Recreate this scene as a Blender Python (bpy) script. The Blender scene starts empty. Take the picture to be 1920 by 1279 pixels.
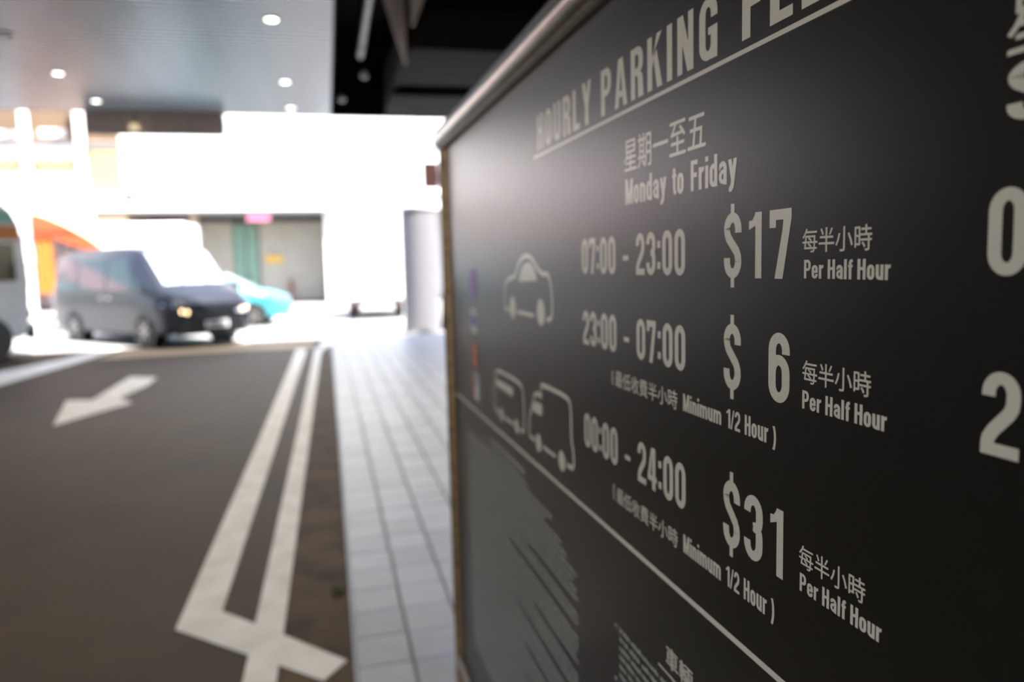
import bpy, bmesh, math, json, random
from mathutils import Vector, Matrix
random.seed(7)
S = bpy.context.scene
COL = S.collection
PI = math.pi

# ------------------------------------------------------------------ camera, world, sun, exposure
cam = bpy.data.cameras.new('camera')
cam.sensor_width = 36.0
cam.lens = 1430.0 / 1920.0 * 36.0
cam.clip_start = 0.02
cam.dof.use_dof = True
cam.dof.focus_distance = 0.73
cam.dof.aperture_fstop = 2.85
co = bpy.data.objects.new('camera', cam)
COL.objects.link(co)
RM = Matrix(((0.9715695, 0.0478332, -0.2318720), (-0.2354451, 0.0923513, -0.9674900), (-0.0248644, 0.9945769, 0.1009878)))
co.matrix_world = Matrix.Translation((0, 0, 1.5)) @ RM.to_4x4()
S.camera = co

w = bpy.data.worlds.new('world'); S.world = w; w.use_nodes = True
nt = w.node_tree
sky = nt.nodes.new('ShaderNodeTexSky'); sky.sky_type = 'NISHITA'; sky.sun_disc = False
sky.sun_elevation = math.radians(62); sky.sun_rotation = math.radians(142); sky.dust_density = 2.5
bgn = nt.nodes['Background']; bgn.inputs['Strength'].default_value = .85
nt.links.new(sky.outputs[0], bgn.inputs['Color'])

sl = bpy.data.lights.new('sun', 'SUN'); sl.energy = 30; sl.angle = math.radians(0.6); sl.color = (1, .975, .94)
so = bpy.data.objects.new('sun', sl); COL.objects.link(so)
so.rotation_euler = (math.radians(28), 0, math.radians(38))   # from behind and to the right of the camera, high

S.view_settings.view_transform = 'Standard'
S.view_settings.look = 'None'
S.view_settings.exposure = 0.0
S.view_settings.gamma = 1.0
S.view_settings.use_curve_mapping = False
S.cycles.max_bounces = 8
S.cycles.diffuse_bounces = 5
S.cycles.glossy_bounces = 4
S.cycles.sample_clamp_indirect = 12
S.cycles.caustics_reflective = False
S.cycles.caustics_refractive = False

# ------------------------------------------------------------------ materials
def mat(name, col, rough=.6, metal=0., spec=.5, noise=None, scale=8., bump=0., coat=0., emit=0., stretch=None):
    m = bpy.data.materials.new(name); m.use_nodes = True
    n = m.node_tree.nodes; l = m.node_tree.links
    b = n['Principled BSDF']
    b.inputs['Base Color'].default_value = (*col, 1)
    b.inputs['Roughness'].default_value = rough
    b.inputs['Metallic'].default_value = metal
    b.inputs['Specular IOR Level'].default_value = spec
    b.inputs['Coat Weight'].default_value = coat
    b.inputs['Coat Roughness'].default_value = .05
    if emit:
        b.inputs['Emission Color'].default_value = (*col, 1); b.inputs['Emission Strength'].default_value = emit
    tc = n.new('ShaderNodeTexCoord'); mp = n.new('ShaderNodeMapping'); l.new(tc.outputs['Object'], mp.inputs[0])
    if stretch: mp.inputs['Scale'].default_value = stretch
    nz = n.new('ShaderNodeTexNoise'); nz.inputs['Scale'].default_value = scale; nz.inputs['Detail'].default_value = 6
    l.new(mp.outputs[0], nz.inputs['Vector'])
    c2 = noise if noise else tuple(c * .88 for c in col)
    rp = n.new('ShaderNodeValToRGB'); rp.color_ramp.elements[0].position = .35; rp.color_ramp.elements[1].position = .68
    rp.color_ramp.elements[0].color = (*col, 1); rp.color_ramp.elements[1].color = (*c2, 1)
    l.new(nz.outputs['Fac'], rp.inputs[0]); l.new(rp.outputs[0], b.inputs['Base Color'])
    if bump:
        bp = n.new('ShaderNodeBump'); bp.inputs['Strength'].default_value = bump; bp.inputs['Distance'].default_value = .01
        l.new(nz.outputs['Fac'], bp.inputs['Height']); l.new(bp.outputs[0], b.inputs['Normal'])
    return m

M = {}
M['asphalt'] = mat('asphalt', (.082, .056, .032), .68, scale=1.3, noise=(.066, .047, .030), spec=.17)
M['gutter'] = mat('gutter', (.135, .093, .055), .8, scale=4.2, noise=(.062, .047, .034), bump=.3, spec=.15)
M['paint_line'] = mat('road_paint', (.86, .81, .71), .6, scale=5., noise=(.70, .64, .53))
M['yellow_strip'] = mat('tan_strip', (.42, .30, .16), .7, scale=6., noise=(.34, .25, .15))
M['joint'] = mat('mortar', (.20, .175, .15), .85, scale=20)
M['tile'] = [mat('tile_%d' % i, c, .42, scale=7., spec=.5) for i, c in enumerate([(.34, .35, .37), (.39, .40, .42), (.36, .36, .37), (.31, .315, .33)])]
M['street'] = mat('street', (.30, .29, .28), .7, scale=.6, noise=(.25, .24, .23))
M['kerb'] = mat('kerb', (.44, .46, .48), .5, scale=9.)
M['slat'] = mat('slat', (.43, .48, .55), .32, metal=.3, scale=2.)
M['slatgap'] = mat('slat_gap', (.02, .02, .022), .8)
M['black'] = mat('black_ceiling', (.009, .0085, .009), .9, scale=2., spec=.1)
M['duct'] = mat('duct', (.016, .014, .0135), .9, scale=3., noise=(.011, .010, .010), spec=.12)
M['bracket'] = mat('bracket', (.60, .53, .54), .5, scale=4.)
M['pipe'] = mat('pipe', (.17, .165, .18), .4, metal=.3)
M['dkwall'] = mat('dark_wall', (.03, .027, .024), .8, scale=1.5)
M['panel'] = mat('sign_panel', (.0058, .0048, .0027), .32, scale=50, noise=(.0076, .0064, .0040), spec=.47)
M['print'] = mat('cream_print', (.58, .50, .385), .27, scale=160, noise=(.56, .48, .375))
M['smallprint'] = mat('cream_small_print', (.50, .46, .38), .27, scale=100)
M['steel'] = mat('brushed_steel', (.19, .165, .14), .24, metal=1., scale=60, noise=(.145, .122, .10), stretch=(1, .02, 1))
M['steel_post'] = mat('worn_steel', (.30, .175, .075), .42, metal=.75, scale=40, noise=(.15, .085, .045), stretch=(1, 1, .05))
M['lamp'] = mat('lamp_glow', (1, .97, .9), .4, emit=9.)
M['lampoff'] = mat('lamp_off', (.85, .88, .92), .4)
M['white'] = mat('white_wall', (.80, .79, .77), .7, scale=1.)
M['tanwall'] = mat('tan_wall', (.135, .085, .045), .7, scale=.8, noise=(.11, .07, .04))
M['palewall'] = mat('pale_yellow_wall', (.26, .20, .095), .7)
M['greybrown'] = mat('grey_brown_board', (.66, .56, .52), .7, scale=1.2)
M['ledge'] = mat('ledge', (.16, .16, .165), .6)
M['palepanel'] = mat('pale_panel', (.48, .40, .22), .7)
M['pinkbounce'] = mat('pink_bounce', (.82, .60, .66), .6)  # pink tint added to the facade for the pink reflection in the sign
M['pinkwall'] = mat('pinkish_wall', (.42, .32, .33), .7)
M['pillartan'] = mat('tan_pillar', (.33, .25, .16), .7)
M['shutter'] = mat('shutter', (.33, .315, .27), .6, scale=2.)
M['greendoor'] = mat('green_door', (.14, .25, .19), .5, scale=3., noise=(.13, .22, .18))
M['yellow'] = mat('yellow_sign', (.62, .36, .05), .5)
M['pink'] = mat('pink_sign', (.75, .24, .36), .5)
M['red'] = mat('red_sign', (.20, .06, .05), .5)
M['darkgrey'] = mat('dark_grey', (.05, .05, .05), .6)
M['column'] = mat('column_grey', (.16, .155, .165), .55)
M['brown'] = mat('brown_box', (.034, .015, .012), .9, spec=.1)
M['rubber'] = mat('rubber', (.012, .012, .012), .75)
M['rim'] = mat('rim', (.30, .28, .27), .3, metal=.8)
M['glass'] = mat('car_glass', (.012, .020, .018), .06, spec=.45)
M['navy'] = mat('navy_paint', (.013, .014, .020), .38, coat=.22, spec=.35)
M['screen'] = mat('windscreen_sky_glare', (.34, .40, .41), .25, coat=.6)  # pale base colour stands in for the bright sky reflected in the windscreen
M['silver'] = mat('silver_paint', (.62, .64, .67), .4, coat=.4)
M['whitepaint'] = mat('white_paint', (.75, .76, .77), .4, coat=.4)
M['turq'] = mat('turquoise_paint', (.035, .22, .26), .4, coat=.6)
M['blacktrim'] = mat('black_trim', (.006, .006, .007), .4)
M['chrome'] = mat('chrome', (.6, .6, .6), .12, metal=1.)
M['suntarp'] = mat('sunlit_tarp', (.62, .40, .24), .6)  # orange tarpaulin's roof, with the sunlit whitening put into its colour
M['warmlamp'] = mat('warm_lamp', (1., .78, .50), .5, emit=.75)
M['bulb'] = mat('bulb', (1, .72, .38), .4, emit=7.)
M['plate'] = mat('plate', (.55, .55, .55), .5)
M['plateink'] = mat('plate_ink', (.03, .03, .03), .5)
M['orange'] = mat('orange_tarp', (.36, .060, .012), .6)
M['blowntarp'] = mat('blown_out_tarp', (.40, .125, .012), .6)  # orange sheet, its colour shifted to yellow for the overexposed centre
M['orangeband'] = mat('orange_band', (.55, .20, .06), .5)
M['mint'] = mat('mint_band', (.22, .50, .40), .5)
M['moss'] = mat('moss', (.085, .085, .012), .8)
M['b_purple'] = mat('badge_purple', (.24, .12, .40), .5)
M['b_white'] = mat('badge_white', (.50, .49, .45), .5)
M['b_blue'] = mat('badge_blue', (.10, .12, .28), .5)
M['b_red'] = mat('badge_red', (.50, .05, .03), .5)
M['b_orange'] = mat('badge_orange', (.60, .20, .03), .5)
M['b_teal'] = mat('badge_teal', (.03, .22, .24), .5)

# ------------------------------------------------------------------ helpers
class B:
    def __init__(s): s.v = []; s.f = []
    def poly(s, pts):
        n = len(s.v); s.v += [tuple(p) for p in pts]; s.f.append(tuple(range(n, n + len(pts)))); return s
    def mesh(s, vs, fs):
        n = len(s.v); s.v += [tuple(p) for p in vs]; s.f += [tuple(i + n for i in f) for f in fs]; return s
    def box(s, a, b):
        x0, y0, z0 = a; x1, y1, z1 = b
        return s.mesh([(x0,y0,z0),(x1,y0,z0),(x1,y1,z0),(x0,y1,z0),(x0,y0,z1),(x1,y0,z1),(x1,y1,z1),(x0,y1,z1)],
                      [(0,3,2,1),(4,5,6,7),(0,1,5,4),(1,2,6,5),(2,3,7,6),(3,0,4,7)])
    def tbox(s, a, b, c=.006):
        """box with a chamfered top (tiles, slats)"""
        x0, y0, z0 = a; x1, y1, z1 = b
        return s.mesh([(x0,y0,z0),(x1,y0,z0),(x1,y1,z0),(x0,y1,z0),(x0,y0,z1-c),(x1,y0,z1-c),(x1,y1,z1-c),(x0,y1,z1-c),
                       (x0+c,y0+c,z1),(x1-c,y0+c,z1),(x1-c,y1-c,z1),(x0+c,y1-c,z1)],
                      [(0,3,2,1),(0,1,5,4),(1,2,6,5),(2,3,7,6),(3,0,4,7),(4,5,9,8),(5,6,10,9),(6,7,11,10),(7,4,8,11),(8,9,10,11)])
    def tube(s, p, q, r, n=20, r2=None):
        p = Vector(p); q = Vector(q); d = (q - p).normalized(); r2 = r if r2 is None else r2
        a = d.orthogonal().normalized(); b = d.cross(a)
        vs = []
        for c, rr in ((p, r), (q, r2)):
            for i in range(n):
                t = 2*PI*i/n; vs.append(c + rr*(math.cos(t)*a + math.sin(t)*b))
        fs = [(i, (i+1) % n, n+(i+1) % n, n+i) for i in range(n)] + [tuple(range(n))[::-1], tuple(range(n, 2*n))]
        return s.mesh(vs, fs)
    def lathe(s, prof, c=(0,0,0), axis='z', n=28):
        """prof: list of (r, h)"""
        vs = []
        for r, h in prof:
            for i in range(n):
                t = 2*PI*i/n; x, y = r*math.cos(t), r*math.sin(t)
                p = (x, y, h) if axis == 'z' else (x, h, y)
                vs.append((p[0]+c[0], p[1]+c[1], p[2]+c[2]))
        fs = []
        for k in range(len(prof)-1):
            for i in range(n):
                fs.append((k*n+i, k*n+(i+1) % n, (k+1)*n+(i+1) % n, (k+1)*n+i))
        fs += [tuple(range(n)), tuple(range((len(prof)-1)*n, len(prof)*n))]
        return s.mesh(vs, fs)
    def prism(s, pts, dz, at=None):
        """polygon pts in 3D extruded by vector dz"""
        n = len(pts); dz = Vector(dz); a = [Vector(p) for p in pts]; b = [p + dz for p in a]
        return s.mesh(a + b, [tuple(range(n))[::-1], tuple(range(n, 2*n))] + [(i, (i+1) % n, n+(i+1) % n, n+i) for i in range(n)])
    def build(s, name, m, parent=None, smooth=False, fix=True):
        me = bpy.data.meshes.new(name); me.from_pydata([tuple(v) for v in s.v], [], s.f); me.update()
        if fix:
            bm = bmesh.new(); bm.from_mesh(me); bmesh.ops.recalc_face_normals(bm, faces=bm.faces); bm.to_mesh(me); bm.free()
        me.materials.append(m)
        if smooth:
            for p in me.polygons: p.use_smooth = True
            try: me.set_sharp_from_angle(angle=math.radians(38))
            except Exception: pass
        o = bpy.data.objects.new(name, me); COL.objects.link(o)
        if parent: o.parent = parent
        return o

def tag(o, label=None, cat=None, group=None, kind=None):
    if label: o['label'] = label
    if cat: o['category'] = cat
    if group: o['group'] = group
    if kind: o['kind'] = kind
    return o

def empty(name, loc=(0,0,0), rz=0., label=None, cat=None, group=None, kind=None, scale=1.):
    o = bpy.data.objects.new(name, None); COL.objects.link(o)
    o.location = loc; o.rotation_euler = (0, 0, rz); o.scale = (scale,)*3; o.empty_display_size = .1
    return tag(o, label, cat, group, kind)

def copy_tree(o, parent=None):
    c = o.copy(); COL.objects.link(c)
    if parent: c.parent = parent
    for ch in list(o.children): copy_tree(ch, c)
    return c

def inst(o, name, loc, parent, m=None):
    c = bpy.data.objects.new(name, o.data); COL.objects.link(c); c.parent = parent; c.location = loc
    if m:
        c.material_slots[0].link = 'OBJECT'; c.material_slots[0].material = m
    return c

# ------------------------------------------------------------------ the setting
b = B(); b.box((-40, -6, -.2), (40, 60, 0)); tag(b.build('road', M['asphalt']), kind='structure')

def flat(name, pts, m, z=.003, **kw):
    o = B().prism([(x, y, .0005) for x, y in pts], (0, 0, z)).build(name, m); return tag(o, **kw)

flat('street_surface', [(-40, 16.25), (40, 16.95), (40, 60), (-40, 60)], M['street'], .0015, kind='structure')
flat('gutter', [(-.29, 1.2), (.03, 1.2), (.03, 14.4), (-.22, 14.4)], M['gutter'], .0015, kind='structure')

# paved footway: mortar bed, kerb strip and tiles
pav = B().box((.03, -5.8, -.05), (9, 16.9, .006)).build('pavement', M['joint']); tag(pav, kind='structure')
kb = B().tbox((.030, -5.8, 0), (.040, 16.9, .015), .003).build('kerb_edging', M['kerb'], pav)
P = .2145; J = .011; JY = .007
def tilepos(i, j): return (.0365 + P*i, 2.31 + .2325*j)
bt = B(); bt.tbox((J/2, JY/2, 0), (P-J/2, .2325-JY/2, .013), .003)
first = None; cnt = 0
for j in range(0, 22):
    for i in range(0, 6):
        x, y = tilepos(i, j)
        mt = M['tile'][random.choice([0, 0, 1, 1, 2, 3])]
        dz = random.uniform(-.001, .001)
        if first is None:
            first = bt.build('paving_tile', mt, pav); first.location = (x, y, dz)
        else:
            c = inst(first, 'paving_tile', (x, y, dz), pav, mt)
far = [B(), B(), B()]
for j in range(-6, 63):
    for i in range(0, 26):
        if 0 <= j < 22 and i < 6: continue
        x, y = tilepos(i, j)
        if y + .23 > 16.9 or x > 5.6: continue
        far[random.choice([0, 0, 1, 1, 2])].mesh(*(lambda q: (q.v, q.f))(B().box((x+J/2, y+JY/2, 0), (x+P-J/2, y+.2325-JY/2, .013))))
for k in range(3):
    tag(far[k].build('paving_tiles', M['tile'][k], pav, fix=False), kind='stuff')

# slatted ceiling over the driveway (underside at z=4.2) and its fascia
CE = empty('ceiling', kind='structure')
B().box((-7.6, -5.8, 4.262), (.20, 14.32, 4.34)).build('backing_board', M['slatgap'], CE)
sp = .137; y = 14.32 - sp; k = 0; s0 = None
while y > -5.6:
    if s0 is None:
        q = B(); q.mesh([(-7.6, .012, .06), (-7.6, 0, .012), (-7.6, .012, 0), (-7.6, .088, 0), (-7.6, .100, .012), (-7.6, .088, .06),
                         (.2, .012, .06), (.2, 0, .012), (.2, .012, 0), (.2, .088, 0), (.2, .100, .012), (.2, .088, .06)],
                        [(0,1,2,3,4,5), (11,10,9,8,7,6)] + [(i, (i+1) % 6, 6+(i+1) % 6, 6+i) for i in range(6)])
        s0 = q.build('slat', M['slat'], CE); s0.location = (0, y, 4.2)
    else:
        inst(s0, 'slat', (0, y, 4.2), CE)
    y -= sp
B().box((.20, -5.8, 4.19), (.225, 14.36, 5.62)).build('edge_trim', M['black'], CE)
B().box((-7.6, 14.32, 4.2), (.20, 14.36, 4.92)).build('front_edge', M['ledge'], CE)

# dark bare ceiling over the footway
ce2 = B().box((.225, -5.8, 5.6), (9, 14.5, 5.8)).build('ceiling_slab', M['black']); tag(ce2, kind='structure')
ce3 = B().box((-7.6, -5.8, 4.92), (.198, 14.36, 5.0)).build('ceiling_deck', M['black']); tag(ce3, kind='structure')
tag(B().box((1.15, 12.5, 4.2), (9, 14.2, 4.95)).build('beam', M['duct']), kind='structure')
tag(B().box((.225, 14.35, 4.22), (9, 14.5, 5.6)).build('trim_front', M['black']), kind='structure')
tag(B().box((-7.8, 1.5, 0), (-7.6, 12.6, 5.0)).build('wall_left', M['dkwall']), kind='structure')
tag(B().box((9, -5.8, 0), (9.2, 14.5, 5.8)).build('wall_right', M['dkwall']), kind='structure')

dct = empty('ventilation_duct', (3.85, 10.8, 4.2), label='wide dark duct crossing under the bare ceiling before the front beam', cat='duct')
B().box((-2.72, -.95, 0), (5.3, .95, .5)).build('duct_body', M['duct'], dct)
for xx in (-2.72, -1.2, .4, 2.0, 3.6):
    B().box((xx-.03, -.98, -.03), (xx+.03, .98, .53)).build('flange', M['duct'], dct)
pp = empty('ceiling_pipe', (.62, 8.0, 4.55), label='light grey straight pipe beside the slatted ceiling edge', cat='pipe')
B().tube((0, -6, 0), (0, 3.55, 0), .055).build('pipe_run', M['pipe'], pp, smooth=True)
for yy in (-3, 0, 3): B().lathe([(.07, yy-.03), (.07, yy+.03)], axis='y').build('coupling', M['pipe'], pp)
B().tube((0, 1.5, .05), (0, 1.5, 1.05), .012).build('hanger_rod', M['pipe'], pp)
for (x, y, z, l) in ((.665, 11.55, 4.22, 'small unlit pale lamp hanging at the end of the grey pipe'), (.37, 12.9, 4.16, 'small unlit pale lamp under the dark ceiling nearest the slatted ceiling corner')):
    t = empty('ceiling_lamp', (x, y, z), label=l, cat='ceiling light')
    B().lathe([(.015, .0), (.045, .015), (.055, .045), (.035, .09), (.012, .11)]).build('lamp_bulb', M['lampoff'], t, smooth=True)
    B().tube((0, 0, .11), (0, 0, 5.6 - z), .012, 8).build('lamp_rod', M['duct'], t)
def bracket(loc, pts, label):
    t = empty('hanging_bracket', loc, label=label, cat='bracket')
    B().prism([(x, 0, z) for x, z in pts], (0, .06, 0)).build('bracket_plate', M['bracket'], t)
    xs = [p[0] for p in pts]; zt = max(p[1] for p in pts)
    B().box((min(xs)-.03, -.05, zt), (max(xs)+.03, .11, zt+.04)).build('top_plate', M['bracket'], t)
bracket((1.06, 9.7, 3.98), [(0, 0), (.02, 0), (.02, 1.40), (-.36, 1.40), (-.22, .72)], 'tapered grey steel bracket hanging left of the dark duct')
bracket((1.10, 9.2, 4.30), [(0, 0), (.03, 0), (.16, .30), (.16, 1.14), (0, 1.14)], 'tapered grey steel bracket hanging nearer than the duct corner')

# recessed downlights, two rows
def downlight(x, y, label, on=True, group=None):
    t = empty('downlight', (x, y, 4.2), label=label, cat='ceiling light', group=group)
    B().lathe([(.085, .002), (.085, -.012), (.067, -.012), (.067, .004)]).build('lamp_ring', M['ledge'], t, smooth=True)
    B().lathe([(.001, -.008), (.067, -.006), (.067, .002)]).build('lamp_lens', M['lamp'] if on else M['lampoff'], t)
    if on:
        L = bpy.data.lights.new('downlight', 'SPOT'); L.energy = 90; L.spot_size = math.radians(120); L.spot_blend = .6
        L.color = (1, .87, .70); L.shadow_soft_size = .08
        o = bpy.data.objects.new('downlight_beam', L); COL.objects.link(o); o.parent = t; o.location = (0, 0, -.03)
for y, l in ((13.65, 'lit round downlight farthest along the row beside the bare ceiling'), (11.79, 'lit round downlight, middle one of the row beside the bare ceiling'), (8.93, 'large lit round downlight nearest in the row beside the bare ceiling')):
    downlight(-.45, y, l)
for y, l, on in ((13.44, 'lit round downlight just above the grey-brown overhead board', True), (11.69, 'lit round downlight above the shopfront with warm windows', True), (9.91, 'faint unlit round downlight at the left picture edge', False)):
    downlight(-3.38, y, l, on)
for x in (-.45, -3.38):
    for y in (6.2, 2.8, -.6): downlight(x, y, ('downlight %s the viewer, row %s' % ({6.2: 'some metres ahead of', 2.8: 'almost above', -.6: 'just behind'}[y], 'beside the bare ceiling' if x > -1 else 'over the middle of the driveway')), True)

# road markings
dl = empty('double_line', label='white double line painted along the kerb, joined by a slanting bar', cat='road marking')
def mark(name, pts, parent=None, z=.004, m='paint_line'):
    return B().prism([(x, y, .0005) for x, y in pts], (0, 0, z)).build(name, M[m], parent)
mark('outer_line', [(-.69, 3.33), (-.52, 3.44), (-.49, 6.5), (-.43, 14.62), (-.614, 14.7), (-.655, 7)], dl)
mark('inner_line', [(-.40, 1.4), (-.27, 1.4), (-.245, 3.1), (-.215, 7), (-.165, 14.2), (-.06, 14.95), (.0, 15.05), (.0, 15.2), (-.16, 15.1), (-.275, 14.5), (-.335, 7), (-.37, 2.82)], dl, .0045)
mark('cross_bar', [(-.69, 3.33), (-.08, 2.74), (.005, 2.86), (-.23, 3.13), (-.51, 3.44)], dl, .005)
ar = mark('road_arrow', [(-2.73, 8.38), (-3.10, 10.02), (-2.79, 9.92), (-2.84, 11.95), (-2.43, 11.7), (-2.40, 11.0), (-2.50, 9.95), (-2.27, 9.55)], None)
tag(ar, 'white arrow painted on the driveway, pointing towards the viewer', 'road marking')
ll = mark('lane_line', [(-5.8, 11.5), (-4.75, 11.0), (-4.46, 11.86), (-4.2, 14.6), (-4.05, 16.6), (-4.40, 16.9), (-4.62, 15.0), (-5.1, 13.4)], None)
tag(ll, 'broad worn white line at the left of the driveway by the minibus', 'road marking')
ys = mark('stop_strip', [(-4.0, 14.70), (-3.88, 14.75), (-1.58, 15.1), (-.3, 15.0), (-.3, 15.75), (-1.69, 16.1), (-3.93, 15.95)], None, .003, 'yellow_strip')
tag(ys, 'tan strip across the driveway mouth in front of the dark van', 'road marking')
cl = mark('curved_line', [(-.16, 15.12), (0, 15.2), (.7, 15.95), (1.9, 16.72), (1.9, 16.95), (.5, 16.95), (-.2, 15.9)], None, .018)
tag(cl, 'white line curving round the footway corner', 'road marking')
lf = B()
for k in range(9):
    a = k*.7; r = .034 + .010*(k % 3)
    c = Vector((-.02 + .012*math.cos(a*1.7), 3.5 + .018*math.sin(a*1.3), .004))
    d = Vector((math.cos(a), math.sin(a), .25))*r; n_ = Vector((-math.sin(a), math.cos(a), .1))*r*.4
    lf.mesh([c-d, c+n_+Vector((0,0,.006)), c+d, c-n_, c+Vector((0,0,-.002))], [(0,1,2), (2,1,0), (0,3,2), (0,4,3), (2,3,4)])
tag(lf.build('moss_tuft', M['moss'], fix=False), 'tiny green moss tuft in the gutter beside the pavement edge', 'plant')

# ------------------------------------------------------------------ the parking fee sign
P0 = Vector((.40329, 2.52528, 0)); DS = Vector((.01312, -.99991, 0)); NR = Vector((-.99991, -.01312, 0))
SG = empty('parking_sign', tuple(P0), label='dark parking fee board with cream lettering in a steel tube frame', cat='sign')
SG.matrix_world = Matrix(((DS.x, 0, NR.x, P0.x), (DS.y, 0, NR.y, P0.y), (0, 1, 0, 0), (0, 0, 0, 1)))   # local x = along board, y = up, z = off the face
UE = 3.1
B().box((-.03, .12, -.03), (UE, 1.895, 0)).build('panel', M['panel'], SG)
B().tube((-.075, 1.921, -.005), (UE+.03, 1.921, -.005), .042, 32).build('top_rail', M['steel'], SG, smooth=True)
B().tube((-.05, .10, 0), (UE, .10, 0), .024, 24).build('bottom_rail', M['steel'], SG, smooth=True)
for uu in (-.05, UE):
    p_ = B().tube((uu, 0, -.004), (uu, 1.90, -.004), .025, 24).build('post', M['steel_post'], SG, smooth=True)
    B().lathe([(.05, .001), (.05, .008), (.03, .012)], (uu, 0, 0), 'y').build('base_plate', M['steel'], p_)

# --- narrow poster lettering, drawn stroke by stroke (cap height 1)
SV, SH = .178, .150
class G:
    def __init__(s): s.p = []
    def poly(s, pts): s.p.append([pts]); return s
    def rect(s, x0, y0, x1, y1): return s.poly([(x0,y0),(x1,y0),(x1,y1),(x0,y1)])
    def rib(s, pts, closed=False, k=1.):
        n = len(pts); L = []; R = []
        for i in range(n):
            a = pts[(i-1) % n] if (closed or i > 0) else pts[i]
            c = pts[(i+1) % n] if (closed or i < n-1) else pts[i]
            dx, dy = c[0]-a[0], c[1]-a[1]; l = math.hypot(dx, dy) or 1; nx, ny = -dy/l, dx/l
            L.append((pts[i][0]+nx*SV*k/2, pts[i][1]+ny*SH*k/2)); R.append((pts[i][0]-nx*SV*k/2, pts[i][1]-ny*SH*k/2))
        m = n if closed else n-1
        s.p.append([[L[i], L[(i+1) % n], R[(i+1) % n], R[i]] for i in range(m)]); return s
def arc(cx, cy, rx, ry, a0, a1, n=8):
    return [(cx+rx*math.cos(math.radians(a0+(a1-a0)*i/n)), cy+ry*math.sin(math.radians(a0+(a1-a0)*i/n))) for i in range(n+1)]
def oval(x0, x1, y0, y1):
    rx = (x1-x0)/2; ry = min(rx*1.15, (y1-y0)/2); cx = (x0+x1)/2
    return arc(cx, y1-ry, rx, ry, 0, 180, 14) + arc(cx, y0+ry, rx, ry, 180, 360, 14)
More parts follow.
